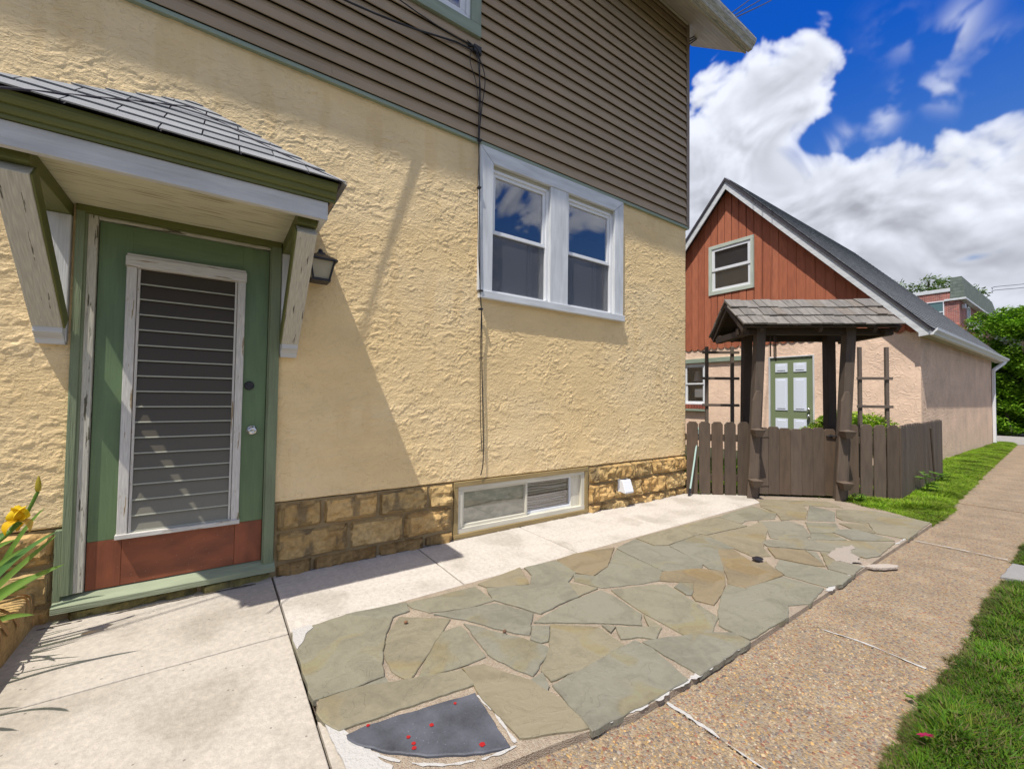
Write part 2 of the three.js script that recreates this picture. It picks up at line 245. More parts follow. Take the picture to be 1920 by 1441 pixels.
// flagstone patio: corner points of every stone in centimetres on the ground (x along the house, z away from it)
const patio = thing('flagstone_patio', 'crazy paved flagstone patio with sandy mortar joints between path and sidewalk', 'patio', [0, 0, 0], { kind: 'structure' });
const ground = (pts, depth, top, bevel = 0) => { const g = prism(pts, depth, bevel); g.rotateX(Math.PI / 2); g.translate(0, top, 0); return uvBox(g, null, 0, 0); };
mesh('mortar_bed', ground([[0.345, 0.793], [5.30, 0.793], [5.595, 0.515], [5.7, 0.55], [6.3, 1.2], [6.32, 1.3], [5.86, 2.14], [2.2, 2.145], [1.35, 2.13], [0.98, 2.06], [0.62, 2.0], [0.47, 1.84], [0.40, 1.66], [0.36, 1.5]], 0.11, 0.0), M.mortar, patio);
const STONES = [
[35,83,45,81,61,79,75,93,81,95,73,108,67,121,63,131,62,139,50,139,41,138,35,138,35,113,35,95],
[62,78,93,83,91,92,84,93,81,94,76,92],
[85,97,106,113,97,122,70,148,67,138,67,127,72,115,78,105],
[94,84,137,87,137,108,122,107,101,100,95,90],
[108,123,105,151,93,151,74,149,83,138,98,123],
[102,104,136,113,147,133,133,148,128,143,114,118],
[111,122,121,140,129,153,133,162,133,164,115,174,111,163,108,151,109,142],
[37,140,50,141,91,155,91,165,64,161,40,159,36,152,35,146],
[52,141,62,141,62,145],
[41,163,49,163,89,170,86,199,77,196,61,187,49,176,43,169,41,165],
[93,154,101,157,106,167,112,177,115,194,114,208,91,198,91,169],
[119,184,140,184,173,182,174,191,168,213,148,212,115,210,117,194],
[113,177,119,176,116,183,114,185],
[141,85,178,79,168,102,152,97,143,91],
[181,81,208,83,205,106,190,114,182,132,166,133,151,135,149,130,138,107,142,94,168,105,178,93],
[210,83,228,81,264,88,232,110,212,116,206,106,208,92],
[263,92,257,137,244,145,232,142,204,132,196,115,203,108,212,118,232,112],
[190,116,200,131,182,132],
[143,141,163,137,179,135,199,135,200,143,196,167,188,174,171,160],
[139,144,146,148,137,158,134,157,132,152],
[148,148,166,163,166,167,165,181,139,183,120,181,121,174,135,163],
[206,138,228,146,241,152,238,162,235,174,232,183,230,192,211,199,199,193,200,179,200,167,202,155],
[197,169,194,181,190,178],
[175,169,194,182,183,186,177,180,169,177],
[170,164,174,168,169,170],
[176,185,185,188,212,200,221,206,220,214,176,214],
[266,90,295,84,294,103,304,110,293,146,286,149,264,142,259,136],
[299,83,361,84,355,106,308,107,298,102],
[307,110,352,108,356,113,345,141,332,136,305,154,294,161,290,153,294,147],
[363,84,422,85,417,111,417,117,360,110,357,105],
[358,114,418,120,443,118,424,132,385,147,370,152,353,165,341,160,343,153,348,138],
[331,137,342,143,328,162,327,169,337,170,326,181,322,187,279,183,277,174,287,168,309,152],
[256,139,283,150,292,162,278,170,261,178,242,183,238,175,242,171,260,160,253,154,244,146],
[243,158,251,156,257,161,242,169,240,167],
[274,175,277,184,277,208,262,214,223,213,222,205,223,198,236,190,254,182],
[280,184,318,189,321,211,291,214,278,208,277,197],
[425,85,499,83,492,111,466,120,435,107,421,110],
[443,116,460,129,469,132,464,146,435,163,410,162,400,146,429,130],
[370,157,388,176,365,197,360,192,353,170],
[330,180,349,174,356,192,358,204,359,214,339,215,326,211,323,189],
[390,177,391,183,366,197],
[396,185,406,197,386,207,386,213,363,214,362,201],
[375,154,381,148,391,149,424,164,421,177,428,190,438,207,428,213,411,209,412,195,399,183,393,174],
[444,161,460,171,450,184,426,167],
[423,171,448,188,474,211,431,212,422,193,423,177],
[475,170,492,178,489,193,482,209,454,188,465,172],
[504,164,525,178,500,190,494,192,493,177],
[566,142,579,155,593,169,585,212,499,214,496,193,530,179,521,161,528,154],
[479,144,500,161,480,170,464,170,447,159],
[466,127,494,111,506,90,554,113,532,125,491,138,479,130],
[559,118,553,139,548,145,509,157,489,141],
[540,73,599,121,581,142,562,118,511,87]
];
function roughEdge(p, amp = 0.006, step = 0.05) {
  const out = []; for (let i = 0; i < p.length; i++) { const a = p[i], b = p[(i + 1) % p.length], L = Math.hypot(b[0] - a[0], b[1] - a[1]), n = Math.max(1, Math.round(L / step)); for (let k = 0; k < n; k++) { const t = k / n, x = mix(a[0], b[0], t), y = mix(a[1], b[1], t); out.push([x + amp * noise(x * 16, y * 16), y + amp * noise(x * 16 + 40, y * 16)]); } } return out;
}
function grow(p, d) {            // every edge of an outline moved outwards by d
  let a = 0; for (let i = 0; i < p.length; i++) { const q = p[(i + 1) % p.length]; a += p[i][0] * q[1] - q[0] * p[i][1]; } const s = Math.sign(a), n = p.length;
  return p.map((v, i) => { const u = p[(i + n - 1) % n], w = p[(i + 1) % n], e1 = Math.hypot(v[0] - u[0], v[1] - u[1]), e2 = Math.hypot(w[0] - v[0], w[1] - v[1]); const nx = (v[1] - u[1]) / e1 + (w[1] - v[1]) / e2, ny = -(v[0] - u[0]) / e1 - (w[0] - v[0]) / e2, L = Math.hypot(nx, ny) || 1; return [v[0] + s * nx / L * d, v[1] + s * ny / L * d]; });
}
STONES.forEach((s, i) => {
  let p = []; for (let k = 0; k < s.length; k += 2) p.push([s[k] / 100, s[k + 1] / 100]);
  p = grow(p, i === 9 ? 0.002 : 0.009);
  const small = Math.max(...p.map(q => q[0])) - Math.min(...p.map(q => q[0])) < 0.12, slate = i === 9;
  const g = ground(roughEdge(p, small ? 0.003 : 0.009, small ? 0.03 : 0.03), 0.03, 0.0085 + rr(0, 0.004), small ? 0.001 : 0.0035), a = rr(-0.5, 0.5), uv = g.attributes.uv, ox = rr(0, 5), oy = rr(0, 5);
  for (let k = 0; k < uv.count; k++) { const u = uv.getX(k), v = uv.getY(k); uv.setXY(k, u * Math.cos(a) - v * Math.sin(a) + ox, u * Math.sin(a) + v * Math.cos(a) + oy); }
  const m = mesh('flagstone', g, slate ? M.slate : [15, 32, 38, 31].includes(i) ? M.slabBrown : pick(M.slab), patio);
  if (slate) m.userData.label = 'dark blue grey slate with red paint spots';
  if (slate) for (const [x, z, r] of [[0.674, 1.761, 0.008], [0.781, 1.937, 0.010], [0.584, 1.766, 0.007], [0.589, 1.802, 0.007], [0.583, 1.821, 0.008], [0.484, 1.635, 0.006], [0.794, 1.712, 0.006]]) { const c = new THREE.CircleGeometry(r, 14); const q = c.attributes.position; for (let k = 1; k < q.count; k++) q.setXY(k, q.getX(k) * rr(0.8, 1.25), q.getY(k) * rr(0.8, 1.25)); c.rotateX(-Math.PI / 2); c.translate(x, 0.0133, z); mesh('paint_spot', flat(c), M.redPaint, m); }
});
// ragged smears of white mortar along the joints
function smear(name, pts, w, parent, y, skip = 0.0, mat = M.chalk) {
  const c = new THREE.CatmullRomCurve3(pts.map(p => new THREE.Vector3(p[0], y, p[1]))), n = Math.ceil(c.getLength() / 0.012), v = [];
  let last = null;
  for (let i = 0; i <= n; i++) {
    const t = i / n, p = c.getPoint(t), d = c.getTangent(t), k = noise(p.x * 9, p.z * 9 + 3) * 1.2 + noise(p.x * 45, p.z * 45) * 0.9;
    const ww = Math.max(0, w * (0.55 + k) * (noise(p.x * 5 + 8, p.z * 5) > skip - 0.7 ? 1 : 0)), o = noise(p.x * 20, p.z * 20 + 30) * w * 0.6;
    const a = [p.x - d.z * (o + ww), y, p.z + d.x * (o + ww)], b = [p.x - d.z * (o - ww), y, p.z + d.x * (o - ww)];
    if (last && ww > 0.0006) v.push(...last[0], ...last[1], ...a, ...last[1], ...b, ...a);
    last = ww > 0.0006 ? [a, b] : null;
  }
  const g = new THREE.BufferGeometry(); g.setAttribute('position', new THREE.Float32BufferAttribute(v, 3)); g.computeVertexNormals();
  mesh(name, uvBox(g), mat, parent);
}
smear('mortar_smear', [[0.885, 1.70], [0.66, 1.665], [0.42, 1.645]], 0.008, patio, 0.0035);
smear('mortar_smear', [[0.90, 1.71], [0.90, 1.85], [0.885, 1.985]], 0.009, patio, 0.0035);
smear('mortar_smear', [[0.42, 1.67], [0.50, 1.80], [0.62, 1.91], [0.75, 1.975], [0.88, 2.0]], 0.008, patio, 0.0035);
smear('mortar_smear', [[1.17, 2.09], [1.4, 2.12], [1.66, 2.135], [2.1, 2.135]], 0.017, patio, 0.0035, 0.25);
smear('mortar_smear', [[3.2, 2.135], [3.5, 2.13], [3.9, 2.125]], 0.016, patio, 0.0035, 0.3);
smear('mortar_smear', [[4.7, 2.12], [5.2, 2.125], [5.75, 2.11]], 0.012, patio, 0.0035, 0.2);
mesh('mortar_patch', ground(roughEdge([[0.347, 0.80], [0.44, 0.80], [0.44, 0.83], [0.40, 0.88], [0.375, 0.95], [0.347, 0.99]], 0.012, 0.02), 0.004, 0.0155), M.chalk, patio);
mesh('mortar_patch', ground(roughEdge([[0.355, 1.50], [0.40, 1.535], [0.41, 1.60], [0.44, 1.70], [0.5, 1.84], [0.46, 1.92], [0.38, 1.8]], 0.01, 0.02), 0.006, 0.006), M.chalk, patio);
mesh('mortar_patch', ground(roughEdge([[3.9, 1.905], [4.1, 1.89], [4.34, 1.93], [4.3, 1.96], [4.1, 1.99], [4.06, 2.06], [3.95, 2.10], [3.84, 2.06], [3.82, 1.97]], 0.03, 0.02), 0.005, 0.0165), std([0.34, 0.29, 0.24], { bumpMap: concB, bumpScale: 0.01 }), patio);

const grime = std([0.13, 0.105, 0.075], { map: gritTone, bumpMap: grit, bumpScale: 0.004 });
smear('dirt_line', [[0.36, 0.022], [1.0, 0.025], [1.66, 0.03]], 0.014, concretePath, 0.0035, 0.3, grime);
smear('dirt_line', [[1.66, 0.026], [2.4, 0.024], [3.22, 0.026]], 0.006, concretePath, 0.0035, 0.1, grime);
smear('dirt_line', [[3.23, 0.026], [4.0, 0.03], [4.98, 0.024]], 0.010, concretePath, 0.0035, 0.2, grime);
smear('dirt_line', [[-0.70, 0.075], [-0.2, 0.066], [0.33, 0.066]], 0.010, concretePath, 0.0035, 0.3, grime);
// sidewalk of exposed aggregate, a little lower than the patio
const sidewalk = thing('sidewalk', 'narrow exposed aggregate concrete sidewalk running past patio and lawn', 'sidewalk', [0, 0, 0], { kind: 'structure' });
const jx = [0.40, 1.53, 2.72, 3.9, 5.1, 6.3, 7.5, 8.7, 9.87, 11.1, 12.3, 13.6, 15, 16.5, 18, 19.6];
const leftEdge = x => x < 5.7 ? 2.05 : 2.13 - (x - 5.7) * 0.045;
for (let i = 0; i < jx.length - 1; i++) {
  const a = jx[i] + 0.003, b = jx[i + 1] - 0.003, la = i === 0 ? 1.7 : leftEdge(a), lb = leftEdge(b), ra = i === 0 ? 4.2 : 2.74, far = i > 3;
  mesh('sidewalk_slab', ground(i === 0 ? [[a, la], [b, 1.95], [b, 4.2], [a, 4.2]] : i < 2 ? [[a, la], [b, lb], [b, 2.74], [a, 2.74]] : [[a, la], [b, lb], [b, 2.74], [a, ra]], 0.12, -0.028 + (far ? rr(-0.006, 0.006) : rr(-0.0015, 0.0015)), 0.004), M.aggregate, sidewalk);
}
smear('joint_smear', [[1.53, 2.14], [1.535, 2.3], [1.53, 2.5], [1.54, 2.75]], 0.011, sidewalk, -0.0245, 0.15);
smear('joint_smear', [[2.70, 2.25], [2.735, 2.45], [2.715, 2.68]], 0.007, sidewalk, -0.0245, 0.3);
smear('joint_smear', [[5.1, 2.1], [5.12, 2.4], [5.11, 2.7]], 0.011, sidewalk, -0.020, 0.1);
// the coarse pebbles that stand out of the near slabs, too many to count
{
  const g = new THREE.IcosahedronGeometry(1, 1), list = [];
  for (let i = 0; i < 46000; i++) {
    const x = rr(0.42, 4.4), z = rr(1.7, 2.76); if (z < (x < 0.6 ? 1.98 : x < 1.4 ? 2.07 : 2.155) || R() < ss(0.9, 4.2, x) || (noise(x * 3, z * 4) < -0.12 && R() < 0.6)) continue;
    const s = rr(0.0024, 0.0052) * (R() < 0.08 ? 1.5 : 1), c = pick(aggC), k = rr(0.6, 1.3);
    list.push([M4([x, -0.0285 - s * 0.05, z], [rr(-0.2, 0.2), rr(0, 6.3), rr(-0.2, 0.2)], [s * rr(0.9, 1.6), s * 0.5, s]), rgb(mul3([c[0], c[1], c[2] * 0.86], k * 0.84))]);
  }
  const m = inst('pebbles', g, std([1, 1, 1], { roughness: 0.75 }), list, sidewalk); m.userData.kind = 'stuff';
}

// ---------------------------------------------------------------- the stucco house
const house = thing('stucco_house', 'yellow stucco house with brown lap siding above and rock faced stone base', 'house');
// hand-trowelled stucco: real relief, so that the high sun rakes over it
function stuccoH(x, y) {
  const wx = 0.09 * noise(x * 5, y * 6) + 0.03 * noise(x * 17, y * 17), wy = 0.05 * noise(x * 6 + 50, y * 7) + 0.025 * noise(x * 19 + 7, y * 19);
  const X = x + wx, Y = y + wy, m1 = ss(-0.35, 0.2, noise(x * 1.9 + 3, y * 2.6)), m2 = ss(-0.12, 0.25, noise(x * 2.7 + 40, y * 3.6 + 8)), m3 = ss(-0.2, 0.2, noise(x * 3.3 + 11, y * 4.5 + 60));
  const n1 = noise(X * 7, Y * 15) + 0.5 * noise(X * 17, Y * 33) + 0.3 * noise(X * 38, Y * 60), n2 = noise(X * 13 + 31, Y * 27) + 0.5 * noise(X * 31, Y * 56 + 9), n3 = noise(X * 21 + 11, Y * 46 + 4) + 0.4 * noise(X * 45, Y * 80);
  let h = 0.0025 * ss(0.13, 0.18, n1) * (0.2 + 0.8 * m1) + 0.0024 * ss(0.20, 0.25, n2) * (0.15 + 0.85 * m2) + 0.0022 * ss(0.25, 0.32, n3) * m3;
  const r = 1 - Math.abs(noise(X * 12 + 70, Y * 21)) * 8; if (r > 0) h += 0.0010 * r * r * m3 * m2;
  return h + 0.0011 * noise(X * 50, Y * 70) + 0.0006 * noise(x * 95, y * 95) + 0.0022 * noise(x * 2.4, y * 3.6);
}
{
  const x0 = -1.75, x1 = 5.0, y0 = 0.478, y1 = 3.43, st = 0.0078, nx = Math.round((x1 - x0) / st), ny = Math.round((y1 - y0) / st), pos = new Float32Array((nx + 1) * (ny + 1) * 3), uv = new Float32Array((nx + 1) * (ny + 1) * 2), idx = [];
  for (let j = 0, o = 0; j <= ny; j++) for (let i = 0; i <= nx; i++, o++) {
    const x = mix(x0, x1, i / nx), y = mix(y0, y1, j / ny); let z = 0.004 + stuccoH(x, y); if (j === 0) z = -0.03; if (i === nx) z = -0.02;
    pos[3 * o] = x; pos[3 * o + 1] = y + (j < 3 ? 0.004 * noise(x * 8, 3) : 0); pos[3 * o + 2] = z; uv[2 * o] = x + 3.6; uv[2 * o + 1] = y;
    if (i < nx && j < ny) { const cx = x + st / 2, cy = y + st / 2; if (cx > -0.60 && cx < 0.31 && cy < 2.19) continue; if (cx > 1.90 && cx < 3.69 && cy > 2.1 && cy < 3.38) continue; idx.push(o, o + 1, o + nx + 2, o, o + nx + 2, o + nx + 1); }
  }
  const g = new THREE.BufferGeometry(); g.setAttribute('position', new THREE.BufferAttribute(pos, 3)); g.setAttribute('uv', new THREE.BufferAttribute(uv, 2)); g.setIndex(idx); g.computeVertexNormals();
  mesh('stucco_wall', g, M.stucco, house);
  mesh('side_wall', [box(4.88, 4.995, -0.1, 6.6, -8, -0.02, 0, 'y'), box(-6, 4.995, -0.1, 6.6, -8.2, -8, 0, 'x')], M.stucco, house);
  mesh('interior_wall', [box(-6, 4.85, -0.1, 6.2, -1.2, -1.0, 0), box(-6, -5.9, -0.1, 6.2, -1, -0.05, 0), box(-6, 4.85, 3.42, 3.5, -1, -0.02, 0), box(-6, 4.87, 6.15, 6.2, -1, 0, 0)], std([0.10, 0.095, 0.09]), house);
  mesh('stucco_wall', box(-6, -1.75, 0.478, 3.43, -0.05, 0.006, 0), M.stucco, house);
}
// foundation of rock faced blocks
{
  const f = part('foundation', house);
  const bx = (a, b, c = -0.1, d = 0.478) => box(a, b, c, d, -0.15, -0.002, 0, 'x');
  mesh('mortar', [bx(-6, -0.63), bx(-0.63, 0.345, -0.1, 0.05), bx(0.345, 1.67), bx(1.67, 3.22, -0.1, 0.015), bx(3.22, 4.997)], M.pointing, f);
  const block = (x0, x1, y0, y1, m, bulge = 1) => {
    const w = x1 - x0, h = y1 - y0, nx = Math.max(6, Math.round(w / 0.022)), ny = Math.max(5, Math.round(h / 0.02)), g = new THREE.PlaneGeometry(w, h, nx, ny), p = g.attributes.position, sd = rr(0, 90), tilt = rr(-0.012, 0.012);
    for (let i = 0; i < p.count; i++) {
      const x = p.getX(i), y = p.getY(i), e = Math.min(w / 2 - Math.abs(x), h / 2 - Math.abs(y)), k = ss(-0.004, 0.024, e);
      const n = fbm(x * 9 + sd, y * 11 + sd, 3), q = Math.abs(noise(x * 13 + sd + 5, y * 15)) * 2.2, z = e < 0.001 ? -0.012 : 0.008 + k * bulge * (0.020 + 0.040 * n + 0.018 * q + tilt * x / w * 4 - 0.05 * y * (0.6 + n));
      p.setXYZ(i, (x + x0 + w / 2) + 0.003 * noise(x * 20 + sd, y * 20), (y + y0 + h / 2) + 0.003 * noise(x * 20, y * 20 + sd), Math.max(z, e < 0.001 ? -0.02 : 0.004));
    }
    g.computeVertexNormals(); uvBox(g, null, rr(0, 5), rr(0, 5)); mesh('foundation_stone', flat(toCreasedNormals(g, 0.45)), m, f);
  };
  const rows = [[0.292, 0.474, [0.352, 0.64, 1.03, 1.43, 1.655], [3.24, 3.9, 4.31, 4.74, 4.992]], [0.087, 0.282, [0.352, 0.82, 1.23, 1.655], [3.24, 3.64, 4.08, 4.53, 4.992]], [-0.03, 0.078, [0.352, 0.58, 1.03, 1.4, 1.655], [3.24, 3.42, 3.86, 4.3, 4.75, 4.992]]];
  rows.forEach(([y0, y1, a, b], k) => {
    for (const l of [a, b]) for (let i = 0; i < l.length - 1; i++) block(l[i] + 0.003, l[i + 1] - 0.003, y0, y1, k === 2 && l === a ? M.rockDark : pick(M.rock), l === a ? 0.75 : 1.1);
    let x = -0.66; while (x > -2.6) { const w = rr(0.34, 0.5); block(x - w + 0.005, x - 0.005, y0, y1, pick(M.rock), 1); x -= w; }
  });
  const olive = std([0.16, 0.165, 0.075], { map: rockTone, bumpMap: rockB, bumpScale: 0.012 }); olive.color.setRGB(0.42, 0.52, 0.42);
  for (const [a, b] of [[-0.61, -0.05], [-0.04, 0.34]]) block(a, b, -0.03, 0.055, olive, 0.8);
}
// lap siding of the upper storey
{
  const sd = part('siding', house), e = 0.1145, y0 = 3.465;
  for (let k = 0; k < 24; k++) {
    const y = y0 + k * e, prof = [[0.002, y + 0.022], [0.0285, y + 0.020], [0.0292, y], [0.0325, y], [0.034, y + 0.004], [0.0335, y + 0.014], [0.022, y + e * 0.62], [0.014, y + e * 0.72], [0.011, y + e], [0.0, y + e]];
    const cut = y + e > 4.36 && y < 6.3 ? [[-6, 0.40], [1.835, 4.975]] : [[-6, 4.975]];
    for (const [a, b] of cut) { const js = [a]; if (k < 8) js.push([0.62, -1.5, 2.9, -0.2, 1.4, -2, 3.6, 0.9][k]); js.push(b); js.sort((p, q) => p - q); for (let i = 0; i < js.length - 1; i++) if (js[i + 1] > js[i] + 0.05) mesh('siding_board', alongX(prof, js[i] + 0.0008, js[i + 1] - 0.0008), pick(M.siding), sd); }
  }
  mesh('corner_post', [box(4.974, 5.036, 3.44, 6.3, -0.05, 0.036, 0.004, 'y')], M.sidingTrim, house);
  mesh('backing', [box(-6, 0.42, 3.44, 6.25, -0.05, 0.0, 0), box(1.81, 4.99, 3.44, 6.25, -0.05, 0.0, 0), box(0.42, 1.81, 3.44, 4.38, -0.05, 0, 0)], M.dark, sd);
  mesh('trim_strip', [box(-6, 5.03, 3.424, 3.452, -0.02, 0.034, 0.003, 'x'), box(-6, 5.03, 3.452, 3.464, -0.02, 0.022, 0.002, 'x')], M.paleGreen, house);
}
// windows: sash(x0, x1, y0, y1, z) puts a rail frame and its pane under the given part
function sash(p, x0, x1, y0, y1, z, r = 0.034, m = M.vinyl) {
  mesh('sash', [box(x0, x1, y0, y0 + r, z - 0.028, z, 0.003), box(x0, x1, y1 - r, y1, z - 0.028, z, 0.003), box(x0, x0 + r, y0 + r, y1 - r, z - 0.028, z, 0.003), box(x1 - r, x1, y0 + r, y1 - r, z - 0.028, z, 0.003)], m, p);
  mesh('pane', box(x0 + r - 0.004, x1 - r + 0.004, y0 + r - 0.004, y1 - r + 0.004, z - 0.016, z - 0.014, 0), M.glass, p);
}
{
  const w = part('window', house);
  const zf = 0.034;
  mesh('casing', [prism([[1.85, 2.13], [1.992, 2.13], [1.992, 3.29], [1.85, 3.422]], zf + 0.02, 0.003, 'y').translate(0, 0, -0.02)], M.trimWhite, w);
  mesh('casing', [prism([[3.597, 2.13], [3.74, 2.13], [3.74, 3.422], [3.597, 3.29]], zf + 0.02, 0.003, 'y').translate(0, 0, -0.02)], M.trimWhite, w);
  mesh('casing', [prism([[1.852, 3.424], [1.994, 3.292], [3.595, 3.292], [3.738, 3.424]], zf + 0.02, 0.003, 'x').translate(0, 0, -0.02)], M.trimWhite, w);
  mesh('mullion', box(2.668, 2.905, 2.13, 3.291, -0.06, zf - 0.006, 0.004, 'y'), M.trimWhite, w);
  mesh('sill', [box(1.862, 3.745, 2.062, 2.13, -0.08, zf + 0.022, 0.005, 'x')], M.trimWhite, w);
  mesh('head', [box(1.99, 2.67, 3.262, 3.293, -0.07, 0.0, 0.003, 'x'), box(2.9, 3.6, 3.262, 3.293, -0.07, 0.0, 0.003, 'x')], std([0.50, 0.46, 0.33], { map: paintWear }), w);
  for (const [a, b] of [[1.992, 2.668], [2.905, 3.597]]) {
    mesh('window_frame', [box(a, a + 0.024, 2.13, 3.262, -0.09, -0.004, 0.002), box(b - 0.03, b, 2.13, 3.262, -0.09, -0.004, 0.002), box(a, b, 3.238, 3.262, -0.09, -0.004, 0.002), box(a, b, 2.13, 2.155, -0.09, -0.004, 0.002)], M.vinyl, w);
    sash(w, a + 0.02, b - 0.03, 2.68, 3.24, -0.02, 0.034);
    sash(w, a + 0.02, b - 0.03, 2.15, 2.715, -0.054, 0.03);
    mesh('curtain', [box(a + 0.07, b - 0.13, 2.1, 2.74, -0.2, -0.19, 0), box(b - 0.105, b - 0.06, 2.1, 2.74, -0.2, -0.19, 0)], M.curtain, w);
    mesh('insect_screen', box(a + 0.024, b - 0.034, 2.155, 2.69, -0.035, -0.0345, 0), std([0.11, 0.115, 0.13], { transparent: true, opacity: 0.42, roughness: 0.6 }), w);
  }
  const u = part('upper_window', house);
  mesh('casing', [box(0.40, 1.835, 4.362, 4.47, -0.02, 0.045, 0.004), box(1.735, 1.833, 4.47, 6.15, -0.02, 0.045, 0.004), box(0.402, 0.50, 4.47, 6.15, -0.02, 0.045, 0.004)], M.paleGreen, u);
  mesh('window_frame', [box(0.5, 1.735, 4.47, 4.51, -0.08, 0.022, 0.003), box(1.695, 1.735, 4.51, 6.1, -0.08, 0.022, 0.003), box(0.5, 0.54, 4.51, 6.1, -0.08, 0.022, 0.003)], M.vinyl, u);
  sash(u, 0.54, 1.695, 4.51, 5.3, 0.0, 0.05); sash(u, 0.54, 1.695, 5.27, 6.1, 0.01, 0.05);
  mesh('curtain', box(1.45, 1.62, 4.5, 6.1, -0.2, -0.19, 0), M.curtain, u);
}
// basement window
{
  const w = part('basement_window', house), ochre = std([0.34, 0.245, 0.105], { map: paintWear, bumpMap: grainB, bumpScale: 0.003 }), ivory = std([0.66, 0.62, 0.50], { map: paintWear, roughness: 0.55 });
  mesh('window_frame', [box(1.66, 3.225, 0.437, 0.478, -0.08, 0.018, 0.003), box(1.66, 3.225, -0.02, 0.042, -0.08, 0.02, 0.003), box(1.66, 1.70, 0.042, 0.437, -0.08, 0.016, 0.003), box(3.185, 3.225, 0.042, 0.437, -0.08, 0.016, 0.003)], ochre, w);
  mesh('window_frame', [box(1.70, 3.185, 0.402, 0.437, -0.07, 0.004, 0.003), box(1.70, 3.185, 0.042, 0.085, -0.07, 0.008, 0.003), box(1.70, 1.748, 0.085, 0.402, -0.07, 0.004, 0.003), box(3.14, 3.185, 0.085, 0.402, -0.07, 0.004, 0.003), box(3.03, 3.14, 0.085, 0.402, -0.06, -0.03, 0.003)], ivory, w);
  sash(w, 1.745, 2.45, 0.085, 0.405, -0.012, 0.024, ivory); sash(w, 2.43, 3.04, 0.085, 0.405, -0.04, 0.024, M.vinyl);
  mesh('curtain', box(1.75, 2.44, 0.09, 0.40, -0.055, -0.05, 0), std([1, 1, 1], { roughness: 0.8, map: tex(256, 128, 0.7, (u, v) => { const n = tf(u, v, 6, 4), s = cells(u * 60, v * 30, 30); return mul3(mix3([0.17, 0.18, 0.13], [0.27, 0.27, 0.2], ss(-0.3, 0.4, n)), s[2] % 19 === 0 && s[0] < 0.3 ? 1.8 : 1); }, 0.32) }), w);
  for (let k = 0; k < 11; k++) { const y = 0.115 + k * 0.025; mesh('reflection_streak', tube([[2.45, y + rr(-0.006, 0.006), -0.075], [2.6, y + rr(-0.008, 0.008), -0.075], [2.8, y + rr(-0.008, 0.008), -0.075], [3.0, y + rr(-0.006, 0.006), -0.075]], rr(0.002, 0.006), 10, 4), pick([M.curtain, M.screen]), w); }  // uneven grey tubes model the wavy reflection in the right-hand pane
  mesh('recess', box(1.7, 3.19, 0.0, 0.46, -0.2, -0.14, 0), M.dark, w);
}
